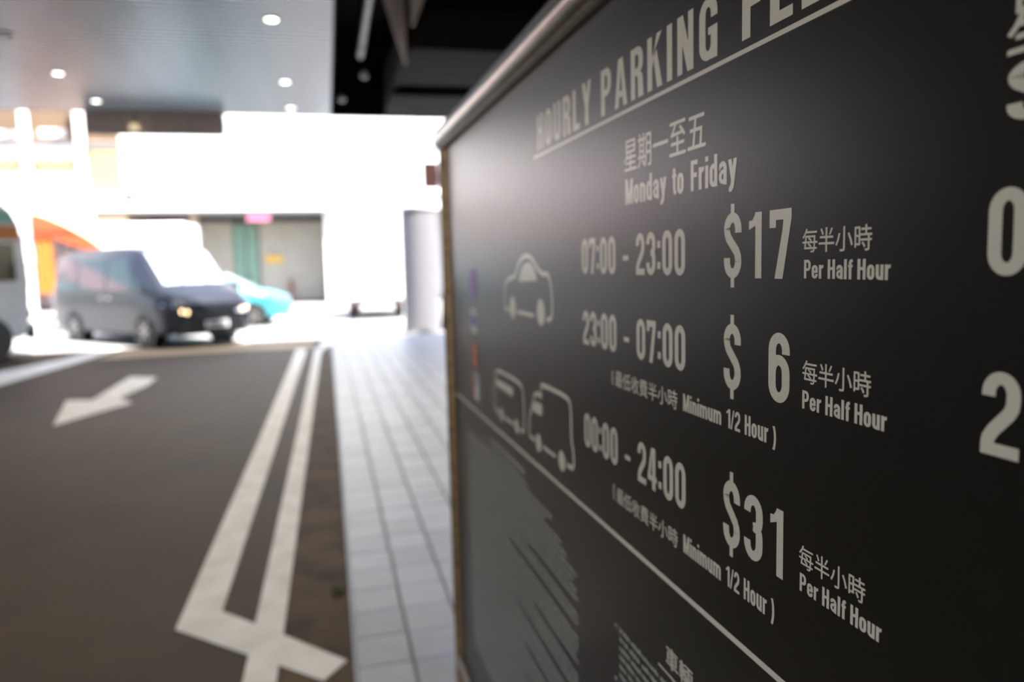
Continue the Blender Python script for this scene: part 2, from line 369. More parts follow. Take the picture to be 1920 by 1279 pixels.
def glyph(ch, W=.5):
    g = G(); a, h = SV/2, SH/2; l, r = a, W-a; cx = W/2; rx = (r-l)/2; ry = rx*1.15; t, bt = 1-h, h
    X = .72
    if ch in '0O': g.rib(oval(l, r, bt, t), True)
    elif ch == '1':
        W = .36; g.rect(W-SV, 0, W, 1); g.poly([(0, .74), (W-SV+.001, .80), (W-SV+.001, 1), (W-SV-.02, .96), (.10, .885), (0, .875)])
    elif ch == '2':
        g.rib([(l, .70)] + arc(cx, t-ry, rx, ry, 180, 0, 14) + [(r, .68), (r-.01, .60), (r-.05, .52), (l+.07, .30), (l+.01, .20), (l, .12), (l, .03)]); g.rect(0, 0, W, SH)
    elif ch == '3':
        g.rib([(l, .72)] + arc(cx, t-ry, rx, ry, 180, 0, 14) + [(r, .65), (r-.01, .58), (r-.06, .53), (r-.16, .51)])
        g.rib([(r-.16, .53), (r-.06, .51), (r-.01, .46), (r, .38)] + arc(cx, bt+ry, rx, ry, 0, -180, 14) + [(l, .29)])
    elif ch == '4':
        g.rect(W-SV-.07, 0, W-.07, 1); g.rect(0, .20, W, .20+SH*.9); g.poly([(0, .20), (.15, .28), (W-SV-.06, .86), (W-SV-.06, 1), (W-SV-.12, 1), (0, .33)])
    elif ch == '6':
        g.rib(oval(l, r, bt, .61), True); g.rib([(r, .70)] + arc(cx, t-ry, rx, ry, 0, 180, 14) + [(l, .3)])
    elif ch == '7':
        g.rect(0, 1-SH, W, 1); g.rect(0, .74, SV*.85, 1-SH); g.poly([(W-SV*1.0, 1-SH), (W, 1-SH), (W-.03, .72), (SV*1.75, 0), (SV*.72, 0), (W-SV*1.12, .70)])
    elif ch in '$S':
        s_ = [(r, .69)] + arc(cx, t-ry, rx, ry, 0, 180, 14) + [(l, .76), (l+.015, .68), (l+.05, .61), (r-.05, .41), (r-.012, .34), (r, .26)] + arc(cx, bt+ry, rx, ry, 0, -180, 14) + [(l, .31)]
        g.rib(s_)
        if ch == '$': g.rect(cx-.05, -.14, cx+.05, .03); g.rect(cx-.05, .97, cx+.05, 1.13)
    elif ch == ':':
        W = .16; g.rect(0, .14, W, .14+.16); g.rect(0, .62, W, .78)
    elif ch == '-': W = .36; g.rect(0, .36, W, .50)
    elif ch == '/': W = .34; g.poly([(0, 0), (.12, 0), (W, 1), (W-.12, 1)])
    elif ch == '(': W = .16; g.rib(arc(.26, .5, .21, .68, 130, 230, 14), k=.62)
    elif ch == ')': W = .16; g.rib(arc(-.10, .5, .21, .68, 50, -50, 14), k=.62)
    elif ch == 'H': g.rect(0, 0, SV, 1).rect(W-SV, 0, W, 1).rect(SV, .46, W-SV, .46+SH)
    elif ch == 'U': g.rib([(l, 1)] + arc(cx, bt+ry, rx, ry, 180, 360, 14) + [(r, 1)])
    elif ch in 'RP':
        g.rect(0, 0, SV, 1)
        lo = .44 if ch == 'R' else .40
        mid = lo + SH/2; q = min((t-mid)/2, rx*1.1)
        g.rib([(SV*.8, t), (r-q*.8, t)] + arc(r-q*.8, t-q, q*.8, q, 90, 0, 7) + arc(r-q*.8, mid+q, q*.8, q, 0, -90, 7) + [(SV*.8, mid)])
        if ch == 'R': g.poly([(W-SV-.03, 0), (W+.01, 0), (W-.02, .42), (W-.10, lo+.04), (W-.27, lo+.04), (W-SV-.04, .38)])
    elif ch == 'L': W = .42; g.rect(0, 0, SV, 1).rect(SV, 0, W, SH)
    elif ch == 'Y':
        W = .52; g.rect(W/2-SV/2, 0, W/2+SV/2, .46); g.poly([(0, 1), (SV, 1), (W/2+.07, .40), (W/2-.088, .40)]); g.poly([(W, 1), (W-SV, 1), (W/2-.07, .40), (W/2+.088, .40)])
    elif ch == 'A':
        W = .56; g.poly([(0, 0), (SV*.95, 0), (W/2+.03, .98), (W/2+.03, 1), (W/2-.105, 1)]); g.poly([(W, 0), (W-SV*.95, 0), (W/2-.03, .98), (W/2-.03, 1), (W/2+.105, 1)]); g.rect(.14, .20, W-.14, .33)
    elif ch == 'K':
        W = .54; g.rect(0, 0, SV, 1); g.poly([(SV, .36), (W-SV-.01, 1), (W, 1), (SV, .54+.06)]); g.poly([(SV+.05, .58), (SV+.17, .72), (W+.01, 0), (W-SV, 0)])
    elif ch == 'I': W = SV; g.rect(0, 0, SV, 1)
    elif ch == 'N': g.rect(0, 0, SV*.9, 1).rect(W-SV*.9, 0, W, 1).poly([(0, 1), (SV*1.02, 1), (W, 0), (W-SV*1.02, 0)])
    elif ch == 'M':
        W = .66; g.rect(0, 0, SV*.88, 1).rect(W-SV*.88, 0, W, 1).poly([(0, 1), (SV*1.15, 1), (W/2+.075, 0), (W/2-.075, 0)]).poly([(W, 1), (W-SV*1.15, 1), (W/2-.075, 0), (W/2+.075, 0)])
    elif ch == 'G':
        g.rib([(r, .66)] + arc(cx, t-ry, rx, ry, 0, 180, 14) + arc(cx, bt+ry, rx, ry, 180, 345, 14)); g.rect(W-SV, 0, W, .50).rect(cx, .40, W, .52)
    elif ch == 'F': W = .42; g.rect(0, 0, SV, 1).rect(SV, 1-SH, W, 1).rect(SV, .44, W-.04, .44+SH)
    elif ch == 'E': W = .42; g.rect(0, 0, SV, 1).rect(SV, 1-SH, W, 1).rect(SV, .45, W-.03, .45+SH).rect(SV, 0, W, SH)
    else:
        W = .44; l, r = a, W-a; cx = W/2; rx = (r-l)/2; ry = rx*1.1; xt = X-h
        if ch == 'o': g.rib(oval(l, r, bt, xt), True)
        elif ch == 'n' or ch == 'r' or ch == 'm':
            if ch == 'r': W = .32; g.rect(0, 0, SV, X); g.poly([(SV*.8, .50), (W, .58), (W, .74), (SV*.8, .66)])
            elif ch == 'n': g.rect(0, 0, SV, X); g.rib([(l, xt-ry)] + arc(cx, xt-ry, rx, ry, 180, 0, 10) + [(r, 0)])
            else:
                W = .72; g.rect(0, 0, SV, X)
                for q in (0, W-.44): g.rib([(l+q, xt-ry)] + arc(cx+q, xt-ry, rx, ry, 180, 0, 10) + [(r+q, 0)])
        elif ch == 'u': g.rect(W-SV, 0, W, X); g.rib([(l, X)] + arc(cx, bt+ry, rx, ry, 180, 360, 10))
        elif ch == 'd': g.rect(W-SV, 0, W, 1); g.rib(oval(l, r, bt, xt), True)
        elif ch == 'a':
            g.rect(W-SV, 0, W, .55); g.rib([(l, .55)] + arc(cx, xt-ry, rx, ry, 180, 0, 10)); g.rib([(r, .42), (cx, .40)] + arc(cx, .245, rx, .155, 90, 270, 8) + [(r, .15)], k=.85)
        elif ch == 'y':
            W = .46; g.poly([(0, X), (SV, X), (W/2+.07, .10), (W/2-.05, .0)]); g.poly([(W, X), (W-SV, X), (W/2-.10, -.04), (W/2-.17, -.12), (.04, -.12), (.04, -.25), (W/2-.05, -.25), (W/2+.06, -.14)])
        elif ch == 't': W = .30; g.rib([(.06+a, .92), (.06+a, .2), (.09+a, h+.02), (W, h)]); g.rect(0, X-.12, W, X)
        elif ch == 'i': W = SV; g.rect(0, 0, SV, X).rect(0, .84, SV, 1)
        elif ch == 'e': g.rib([(r, .24)] + arc(cx, bt+ry, rx, ry, 0, -180, 10) + arc(cx, xt-ry, rx, ry, 180, 0, 10) + [(r, .33)]); g.rect(l, .30, W-.02, .42)
        elif ch == 'l': W = SV; g.rect(0, 0, SV, 1)
        elif ch == 'f': W = .30; g.rib([(.05+a, 0), (.05+a, .84), (.08+a, .90), (W, .925)]); g.rect(0, X-.12, W, X)
        else: raise ValueError(ch)
    return g, W

def run(bd, text, u0, u1, v, h, gap=.085, sp=.26, z0=.0002):
    items = []; x = 0
    for k, ch in enumerate(text):
        if ch == ' ': x += sp; continue
        g, W = glyph(ch); items.append((g, x)); x += W + gap
    x -= gap; sx = (u1-u0)/x
    for g, ox in items:
        for k, faces in enumerate(g.p):
            for f in faces: bd.poly([(u0+(px+ox)*sx, v+py*h, z0+k*.00001) for px, py in f])
CJK = json.loads('''{"星":{"v":[[233,443],[154,316],[50,212],[83,190],[113,165],[166,216],[217,277],[462,277],[462,182],[182,182],[182,121],[462,121],[462,12],[65,12],[65,-54],[937,-54],[937,12],[540,12],[540,121],[832,121],[832,182],[540,182],[540,277],[874,277],[874,341],[540,341],[540,422],[462,422],[462,341],[262,341],[286,381],[307,422],[242,594],[758,594],[758,504],[242,504],[242,739],[758,739],[758,651],[242,651],[169,799],[169,444],[835,444],[835,799]],"f":[[41,36,40],[36,43,40],[36,37,43],[37,42,43],[41,39,36],[38,42,37],[41,32,39],[32,38,39],[32,33,38],[33,42,38],[41,35,32],[34,42,33],[41,34,35],[41,42,34],[1,31,0],[1,30,31],[28,26,27],[28,25,26],[1,29,30],[1,28,29],[1,25,28],[1,24,25],[1,23,24],[2,6,1],[6,23,1],[2,5,6],[7,23,6],[8,22,7],[22,23,7],[8,21,22],[2,3,5],[3,4,5],[10,8,9],[10,21,8],[10,20,21],[10,19,20],[11,19,10],[12,18,11],[18,19,11],[12,17,18],[14,12,13],[14,17,12],[14,16,17],[14,15,16]]},"期":{"v":[[855,722],[855,561],[650,561],[650,722],[580,790],[580,427],[566,189],[488,-41],[520,-61],[548,-84],[615,78],[644,260],[855,260],[855,17],[850,1],[835,-4],[790,-5],[716,-3],[731,-39],[740,-76],[831,-74],[889,-62],[919,-35],[927,16],[927,790],[855,494],[855,328],[648,328],[650,379],[650,427],[650,494],[387,828],[387,707],[205,707],[205,828],[137,828],[137,707],[52,707],[52,640],[137,640],[137,231],[38,231],[38,164],[531,164],[531,231],[457,231],[457,640],[531,640],[531,707],[457,707],[457,828],[205,640],[387,640],[387,551],[205,551],[205,491],[387,491],[387,393],[205,393],[205,332],[387,332],[387,231],[205,231],[178,143],[118,45],[39,-36],[72,-58],[101,-80],[182,12],[249,123],[321,112],[380,33],[424,-42],[486,-6],[440,67],[379,143]],"f":[[64,69,63],[64,68,69],[65,68,64],[65,66,68],[66,67,68],[70,74,75],[71,74,70],[71,73,74],[72,73,71],[36,34,35],[36,33,34],[32,50,31],[32,49,50],[5,3,4],[3,24,4],[3,0,24],[0,23,24],[5,2,3],[1,23,0],[38,36,37],[38,33,36],[38,32,33],[38,49,32],[38,48,49],[38,47,48],[39,47,38],[40,51,39],[51,47,39],[40,54,51],[52,47,51],[53,46,52],[46,47,52],[53,45,46],[5,30,2],[30,1,2],[30,25,1],[25,23,1],[40,55,54],[55,53,54],[55,56,53],[56,45,53],[5,29,30],[26,23,25],[40,58,55],[57,45,56],[6,29,5],[6,28,29],[40,59,58],[59,57,58],[59,60,57],[60,45,57],[6,27,28],[40,62,59],[61,45,60],[6,11,27],[11,26,27],[11,12,26],[12,23,26],[6,10,11],[13,23,12],[42,40,41],[42,62,40],[42,61,62],[42,45,61],[42,44,45],[42,43,44],[7,10,6],[7,8,10],[8,9,10],[14,23,13],[14,22,23],[15,22,14],[18,16,17],[16,22,15],[18,22,16],[18,21,22],[19,21,18],[19,20,21]]},"一":{"v":[[44,431],[44,349],[960,349],[960,431]],"f":[[1,3,0],[1,2,3]]},"至":{"v":[[146,423],[274,438],[783,463],[818,425],[845,391],[910,437],[795,554],[653,670],[594,631],[657,581],[719,525],[254,507],[349,603],[442,714],[917,714],[917,785],[77,785],[77,714],[343,714],[254,608],[191,544],[154,512],[122,497],[136,459],[460,415],[460,285],[142,285],[142,215],[460,215],[460,30],[54,30],[54,-41],[948,-41],[948,30],[537,30],[537,215],[864,215],[864,285],[537,285],[537,415]],"f":[[17,15,16],[17,14,15],[18,14,17],[19,13,18],[13,14,18],[19,12,13],[8,6,7],[9,6,8],[20,12,19],[20,11,12],[10,6,9],[10,5,6],[21,11,20],[11,2,10],[2,5,10],[22,11,21],[22,2,11],[23,2,22],[23,1,2],[3,5,2],[0,1,23],[3,4,5],[25,39,24],[25,38,39],[27,25,26],[27,38,25],[27,37,38],[27,36,37],[28,36,27],[29,35,28],[35,36,28],[29,34,35],[31,29,30],[31,34,29],[31,33,34],[31,32,33]]},"五":{"v":[[175,451],[175,378],[363,378],[333,203],[302,49],[56,49],[56,-25],[946,-25],[946,49],[742,49],[764,257],[779,449],[721,455],[707,451],[454,451],[488,669],[875,669],[875,743],[120,743],[120,669],[406,669],[391,563],[375,451],[384,49],[413,202],[443,378],[695,378],[681,219],[663,49]],"f":[[19,17,18],[19,16,17],[20,16,19],[21,15,20],[15,16,20],[21,14,15],[22,14,21],[13,11,12],[1,22,0],[1,14,22],[1,13,14],[1,11,13],[1,2,11],[2,25,11],[25,26,11],[26,10,11],[3,25,2],[3,24,25],[27,10,26],[27,9,10],[28,9,27],[4,24,3],[4,23,24],[6,4,5],[6,23,4],[6,28,23],[6,9,28],[6,8,9],[6,7,8]]},"每":{"v":[[391,458],[489,405],[568,345],[269,345],[290,503],[750,503],[744,345],[574,345],[616,389],[534,448],[434,500],[43,347],[43,279],[185,279],[166,157],[146,52],[187,52],[720,51],[711,14],[700,-7],[685,-19],[664,-22],[617,-21],[548,-17],[560,-47],[566,-77],[638,-80],[695,-79],[735,-69],[766,-42],[782,-9],[795,51],[924,51],[924,118],[803,118],[809,190],[815,279],[959,279],[959,347],[818,347],[825,533],[826,555],[826,570],[223,570],[211,463],[195,347],[729,118],[564,118],[599,156],[515,221],[409,280],[741,280],[736,189],[365,238],[463,181],[545,118],[235,118],[260,280],[406,280],[271,846],[170,660],[39,510],[74,488],[106,465],[187,559],[265,671],[925,671],[925,739],[304,739],[326,781],[346,824]],"f":[[60,70,59],[60,69,70],[60,68,69],[60,65,68],[65,67,68],[65,66,67],[60,64,65],[61,64,60],[44,4,43],[4,42,43],[4,41,42],[61,62,64],[62,63,64],[4,40,41],[4,5,40],[5,39,40],[44,3,4],[6,39,5],[0,9,10],[45,3,44],[1,9,0],[1,8,9],[2,8,1],[2,7,8],[12,45,11],[12,3,45],[6,38,39],[6,37,38],[12,2,3],[12,7,2],[12,6,7],[12,57,6],[57,58,6],[58,50,6],[50,51,6],[51,37,6],[12,13,57],[13,56,57],[53,50,58],[53,49,50],[52,36,51],[36,37,51],[14,56,13],[52,35,36],[54,49,53],[54,48,49],[52,34,35],[46,34,52],[55,48,54],[15,56,14],[55,47,48],[15,55,56],[15,47,55],[15,46,47],[15,34,46],[15,33,34],[15,16,33],[16,32,33],[17,32,16],[18,31,17],[31,32,17],[18,30,31],[19,30,18],[20,30,19],[20,29,30],[24,22,23],[21,29,20],[24,21,22],[24,29,21],[24,28,29],[25,28,24],[25,27,28],[26,27,25]]},"半":{"v":[[147,787],[215,669],[262,561],[334,592],[285,700],[215,814],[779,817],[722,698],[656,587],[722,561],[790,668],[858,789],[458,841],[458,516],[118,516],[118,442],[458,442],[458,281],[53,281],[53,206],[458,206],[458,-78],[536,-78],[536,206],[948,206],[948,281],[536,281],[536,442],[890,442],[890,516],[536,516],[536,841]],"f":[[13,31,12],[13,30,31],[7,11,6],[0,4,5],[7,10,11],[1,4,0],[1,3,4],[8,10,7],[2,3,1],[8,9,10],[15,13,14],[15,30,13],[15,29,30],[15,28,29],[16,28,15],[17,27,16],[27,28,16],[17,26,27],[19,17,18],[19,26,17],[19,25,26],[19,24,25],[20,24,19],[21,23,20],[23,24,20],[21,22,23]]},"小":{"v":[[705,571],[824,337],[895,121],[976,154],[900,369],[777,598],[464,826],[464,24],[458,3],[436,-3],[373,-4],[270,-2],[288,-41],[301,-80],[419,-78],[494,-66],[533,-37],[545,24],[545,826],[202,591],[141,374],[32,178],[69,160],[103,138],[216,344],[286,577]],"f":[[7,18,6],[7,17,18],[20,25,19],[20,24,25],[21,24,20],[21,22,24],[22,23,24],[8,17,7],[8,16,17],[9,16,8],[12,10,11],[10,16,9],[12,16,10],[12,15,16],[13,15,12],[13,14,15],[0,4,5],[1,4,0],[1,3,4],[2,3,1]]},"時":{"v":[[291,416],[291,185],[146,185],[146,416],[291,484],[146,484],[146,706],[291,706],[76,775],[76,35],[146,35],[146,117],[362,117],[362,775],[445,209],[519,120],[572,33],[636,72],[581,158],[505,244],[631,841],[631,721],[421,721],[421,654],[631,654],[631,527],[379,527],[379,459],[763,459],[763,346],[384,346],[384,279],[763,279],[763,10],[759,-5],[742,-9],[692,-10],[608,-8],[624,-44],[633,-79],[733,-77],[796,-66],[828,-41],[837,9],[837,279],[954,279],[954,346],[837,346],[837,459],[964,459],[964,527],[705,527],[705,654],[922,654],[922,721],[705,721],[705,841]],"f":[[21,56,20],[21,55,56],[23,21,22],[23,55,21],[23,54,55],[23,53,54],[24,53,23],[25,52,24],[52,53,24],[25,51,52],[27,25,26],[27,51,25],[27,50,51],[27,49,50],[28,49,27],[29,48,28],[48,49,28],[29,47,48],[31,29,30],[31,47,29],[31,46,47],[31,45,46],[32,45,31],[33,44,32],[44,45,32],[33,43,44],[14,18,19],[15,18,14],[15,17,18],[16,17,15],[34,43,33],[34,42,43],[35,42,34],[38,36,37],[36,42,35],[38,42,36],[38,41,42],[39,41,38],[39,40,41],[9,6,8],[6,13,8],[6,7,13],[7,12,13],[9,5,6],[4,12,7],[9,3,5],[3,4,5],[3,0,4],[0,12,4],[9,2,3],[1,12,0],[9,11,2],[11,1,2],[11,12,1],[9,10,11]]},"最":{"v":[[396,392],[396,325],[214,325],[214,392],[47,43],[54,-24],[396,17],[396,-80],[468,-80],[468,26],[522,33],[522,94],[468,88],[468,392],[949,392],[949,455],[49,455],[49,392],[145,392],[145,52],[507,330],[507,268],[567,268],[547,262],[600,159],[671,70],[584,16],[491,-22],[512,-48],[529,-77],[628,-33],[720,26],[812,-35],[919,-77],[939,-46],[964,-18],[861,18],[771,71],[859,179],[920,314],[877,333],[863,330],[613,268],[832,268],[784,185],[721,113],[660,185],[396,269],[396,198],[214,198],[214,269],[396,142],[396,80],[214,59],[214,142],[248,635],[753,635],[753,564],[248,564],[248,755],[753,755],[753,685],[248,685],[176,808],[176,511],[828,511],[828,808]],"f":[[64,59,63],[59,66,63],[59,60,66],[60,65,66],[64,62,59],[61,65,60],[64,55,62],[55,61,62],[55,56,61],[56,65,61],[64,58,55],[57,65,56],[64,57,58],[64,65,57],[17,15,16],[17,14,15],[18,14,17],[19,3,18],[3,14,18],[19,2,3],[0,14,3],[1,13,0],[13,14,0],[1,12,13],[41,39,40],[21,41,20],[21,39,41],[19,50,2],[50,1,2],[50,47,1],[47,12,1],[21,22,39],[22,42,39],[42,43,39],[43,38,39],[19,49,50],[48,12,47],[23,42,22],[23,46,42],[44,38,43],[24,46,23],[19,54,49],[54,48,49],[54,51,48],[51,12,48],[24,45,46],[45,38,44],[45,37,38],[25,45,24],[19,53,54],[52,12,51],[25,37,45],[12,10,11],[52,10,12],[53,10,52],[25,36,37],[26,31,25],[31,36,25],[19,10,53],[4,10,19],[5,10,4],[5,9,10],[5,6,9],[6,8,9],[26,30,31],[32,36,31],[32,35,36],[7,8,6],[27,30,26],[32,34,35],[28,30,27],[28,29,30],[33,34,32]]},"低":{"v":[[578,131],[629,29],[666,-64],[725,-43],[685,49],[633,148],[265,836],[159,610],[22,426],[46,389],[64,351],[117,413],[168,484],[168,-78],[239,-78],[239,601],[291,707],[336,815],[363,-84],[414,-62],[590,-9],[588,21],[588,54],[447,18],[447,385],[676,385],[745,56],[874,-71],[928,-31],[967,124],[940,140],[912,162],[897,55],[873,18],[800,122],[749,385],[951,385],[951,456],[741,456],[731,587],[724,727],[822,751],[910,778],[846,838],[634,779],[376,732],[377,731],[376,40],[362,-2],[335,-21],[352,-51],[669,456],[447,456],[447,676],[550,693],[653,712],[660,580]],"f":[[44,42,43],[7,17,6],[7,16,17],[45,42,44],[45,41,42],[45,40,41],[46,40,45],[47,53,46],[53,40,46],[53,55,40],[55,39,40],[53,54,55],[56,39,55],[7,15,16],[47,52,53],[8,15,7],[8,12,15],[12,14,15],[56,38,39],[51,38,56],[8,11,12],[13,14,12],[47,24,52],[24,51,52],[24,38,51],[24,37,38],[24,36,37],[9,11,8],[9,10,11],[47,23,24],[25,36,24],[26,35,25],[35,36,25],[26,34,35],[32,30,31],[0,4,5],[32,29,30],[1,4,0],[32,28,29],[26,33,34],[27,33,26],[33,28,32],[23,21,22],[1,3,4],[48,23,47],[2,3,1],[23,20,21],[48,20,23],[27,28,33],[49,20,48],[49,19,20],[50,19,49],[18,19,50]]},"收":{"v":[[92,100],[147,129],[324,197],[324,-81],[398,-81],[398,825],[324,825],[324,270],[170,219],[170,729],[96,729],[96,237],[84,191],[61,169],[79,135],[588,574],[805,574],[764,397],[703,248],[634,396],[583,559],[577,840],[514,593],[409,401],[439,370],[463,338],[505,398],[543,466],[596,315],[662,180],[560,67],[426,-19],[453,-50],[475,-81],[603,6],[704,115],[799,6],[912,-76],[936,-44],[964,-15],[845,66],[747,178],[828,357],[881,574],[956,574],[956,645],[611,645],[635,735],[654,828]],"f":[[22,48,21],[22,47,48],[22,46,47],[22,45,46],[22,44,45],[23,15,22],[15,44,22],[23,20,15],[16,44,15],[17,43,16],[43,44,16],[17,42,43],[23,27,20],[27,19,20],[23,26,27],[28,19,27],[24,26,23],[24,25,26],[18,42,17],[28,18,19],[18,41,42],[29,18,28],[29,41,18],[30,41,29],[30,35,41],[35,40,41],[30,34,35],[36,40,35],[31,34,30],[36,39,40],[31,32,34],[32,33,34],[37,38,36],[38,39,36],[7,5,6],[7,4,5],[11,9,10],[11,8,9],[8,2,7],[2,4,7],[12,8,11],[12,2,8],[12,1,2],[3,4,2],[13,1,12],[14,1,13],[0,1,14]]},"費":{"v":[[255,290],[757,290],[757,228],[255,228],[255,181],[757,181],[757,118],[255,118],[255,398],[757,398],[757,336],[255,336],[351,68],[214,16],[54,-24],[83,-51],[108,-79],[270,-29],[418,37],[590,33],[756,-22],[887,-76],[944,-28],[816,20],[660,69],[833,69],[833,428],[858,428],[886,433],[907,446],[924,480],[934,544],[935,559],[935,568],[648,568],[648,628],[873,628],[873,785],[648,785],[648,840],[577,840],[577,785],[422,785],[422,840],[354,840],[354,785],[108,785],[108,734],[354,734],[354,678],[153,678],[142,595],[127,518],[298,518],[209,466],[56,425],[77,397],[92,366],[139,377],[182,388],[182,69],[628,69],[212,628],[352,628],[347,597],[337,568],[203,568],[421,628],[577,628],[577,568],[411,568],[418,597],[422,734],[577,734],[577,678],[422,678],[648,734],[804,734],[804,678],[648,678],[860,518],[855,494],[849,482],[839,477],[826,476],[799,476],[757,479],[764,463],[768,446],[318,446],[361,481],[390,518],[577,518],[577,449],[648,449],[648,518]],"f":[[45,43,44],[45,42,43],[41,39,40],[41,38,39],[47,45,46],[47,42,45],[47,41,42],[47,38,41],[47,37,38],[47,72,37],[72,73,37],[73,76,37],[76,77,37],[77,36,37],[48,72,47],[49,72,48],[49,75,72],[74,76,73],[74,79,76],[78,36,77],[51,62,50],[62,49,50],[62,75,49],[62,74,75],[62,79,74],[62,78,79],[62,36,78],[51,66,62],[63,36,62],[64,67,63],[67,36,63],[64,71,67],[68,36,67],[69,35,68],[35,36,68],[69,34,35],[65,71,64],[65,70,71],[52,66,51],[52,65,66],[52,70,65],[52,69,70],[52,34,69],[52,33,34],[52,32,33],[52,31,32],[52,53,31],[53,91,31],[91,92,31],[92,95,31],[95,80,31],[80,30,31],[54,91,53],[54,90,91],[93,95,92],[93,94,95],[81,30,80],[82,30,81],[83,30,82],[54,89,90],[83,29,30],[87,85,86],[84,29,83],[87,84,85],[87,29,84],[55,89,54],[88,29,87],[55,88,89],[55,29,88],[55,28,29],[55,26,28],[26,27,28],[55,9,26],[9,25,26],[56,8,55],[8,9,55],[56,59,8],[59,11,8],[10,25,9],[57,59,56],[57,58,59],[60,11,59],[60,0,11],[0,10,11],[0,1,10],[1,25,10],[60,3,0],[2,25,1],[60,4,3],[4,2,3],[4,5,2],[5,25,2],[60,7,4],[6,25,5],[60,6,7],[60,25,6],[61,25,60],[19,24,61],[24,25,61],[19,23,24],[13,18,12],[13,17,18],[20,23,19],[20,22,23],[14,17,13],[21,22,20],[15,17,14],[15,16,17]]},"車":{"v":[[158,606],[158,216],[459,216],[459,135],[53,135],[53,66],[459,66],[459,-83],[536,-83],[536,66],[951,66],[951,135],[536,135],[536,216],[846,216],[846,606],[536,606],[536,680],[917,680],[917,749],[536,749],[536,839],[459,839],[459,749],[83,749],[83,680],[459,680],[459,606],[230,382],[459,382],[459,279],[230,279],[536,382],[771,382],[771,279],[536,279],[230,543],[459,543],[459,441],[230,441],[536,543],[771,543],[771,441],[536,441]],"f":[[23,21,22],[23,20,21],[25,23,24],[25,20,23],[25,19,20],[25,18,19],[26,18,25],[27,17,26],[17,18,26],[27,16,17],[1,36,0],[36,27,0],[36,16,27],[36,15,16],[36,40,15],[40,41,15],[41,14,15],[1,39,36],[37,40,36],[38,40,37],[38,43,40],[42,14,41],[1,28,39],[28,38,39],[28,43,38],[28,42,43],[28,32,42],[32,33,42],[33,14,42],[1,31,28],[29,32,28],[30,32,29],[30,35,32],[34,14,33],[1,30,31],[1,35,30],[1,34,35],[1,14,34],[2,14,1],[3,13,2],[13,14,2],[3,12,13],[5,3,4],[5,12,3],[5,11,12],[5,10,11],[6,10,5],[7,9,6],[9,10,6],[7,8,9]]},"輛":{"v":[[69,594],[69,238],[184,238],[184,159],[39,159],[39,96],[184,96],[184,-81],[248,-81],[248,96],[386,96],[386,159],[248,159],[248,238],[367,238],[367,594],[248,594],[248,667],[383,667],[383,731],[248,731],[248,840],[184,840],[184,731],[49,731],[49,667],[184,667],[184,594],[123,390],[189,390],[189,294],[123,294],[243,390],[311,390],[311,294],[243,294],[123,538],[189,538],[189,444],[123,444],[243,538],[311,538],[311,444],[243,444],[735,442],[769,342],[736,224],[702,124],[720,109],[736,91],[763,171],[791,269],[817,179],[836,99],[876,113],[876,5],[873,-7],[860,-11],[825,-11],[768,-10],[780,-43],[788,-76],[861,-74],[908,-65],[931,-39],[938,5],[938,600],[704,600],[704,716],[953,716],[953,782],[401,782],[401,716],[638,716],[638,600],[413,600],[413,-79],[474,-79],[474,117],[490,103],[504,88],[532,169],[562,269],[586,178],[603,99],[642,113],[642,-61],[701,-61],[701,535],[876,535],[876,129],[833,288],[775,455],[510,439],[540,342],[509,227],[474,129],[474,535],[642,535],[642,130],[602,287],[550,451]],"f":[[72,70,71],[72,69,70],[73,69,72],[74,68,73],[68,69,73],[74,67,68],[76,97,75],[97,74,75],[97,67,74],[97,66,67],[97,98,66],[98,88,66],[88,89,66],[89,65,66],[76,96,97],[99,88,98],[99,87,88],[90,65,89],[44,91,92],[93,100,101],[45,91,44],[94,100,93],[95,82,94],[82,100,94],[46,51,45],[51,91,45],[51,90,91],[82,99,100],[95,81,82],[83,99,82],[46,50,51],[52,90,51],[96,81,95],[47,50,46],[53,90,52],[84,99,83],[47,48,50],[48,49,50],[96,80,81],[84,85,99],[85,87,99],[76,78,96],[78,79,96],[79,80,96],[53,54,90],[54,65,90],[76,77,78],[86,87,85],[55,65,54],[56,65,55],[56,64,65],[57,64,56],[60,58,59],[60,57,58],[60,64,57],[60,63,64],[61,63,60],[61,62,63],[23,21,22],[23,20,21],[25,23,24],[25,20,23],[25,19,20],[25,18,19],[26,18,25],[27,17,26],[17,18,26],[27,16,17],[1,36,0],[36,27,0],[36,16,27],[36,15,16],[36,37,15],[37,40,15],[40,41,15],[41,14,15],[1,39,36],[38,40,37],[38,43,40],[42,14,41],[1,28,39],[28,38,39],[28,43,38],[28,42,43],[28,29,42],[29,32,42],[32,33,42],[33,14,42],[1,31,28],[30,32,29],[30,35,32],[34,14,33],[1,30,31],[1,35,30],[1,34,35],[1,14,34],[2,14,1],[3,13,2],[13,14,2],[3,12,13],[5,3,4],[5,12,3],[5,11,12],[5,10,11],[6,10,5],[7,9,6],[9,10,6],[7,8,9]]}}''')
def han(bd, text, u0, v, ew, eh, z=.0002):
    for k, ch in enumerate(text):
        d = CJK[ch]
        for q, (du, dv) in enumerate(((-.010, -.006), (.010, .006))): bd.mesh([(u0+k*ew+(x/1000+du)*ew, v+(y/1000+dv)*eh, z+q*.00001) for x, y in d['v']], d['f'])
def part(bd, name, m='print', label=None):
    o = bd.build(name, M[m], SG, fix=False)
    for p in o.data.polygons:
        if p.normal.z < 0: p.flip()
    if label: o['label'] = label
    return o
def word(name, text, *a):
    b = B(); run(b, text, *a); return part(b, name)
word('heading_lettering', 'HOURLY', 1.044, 1.349, 1.7205, .0675, .17); word('heading_lettering', 'PARKING', 1.393, 1.7435, 1.7205, .0675, .17); word('heading_lettering', 'FEES', 1.7935, 1.987, 1.7215, .067, .15)
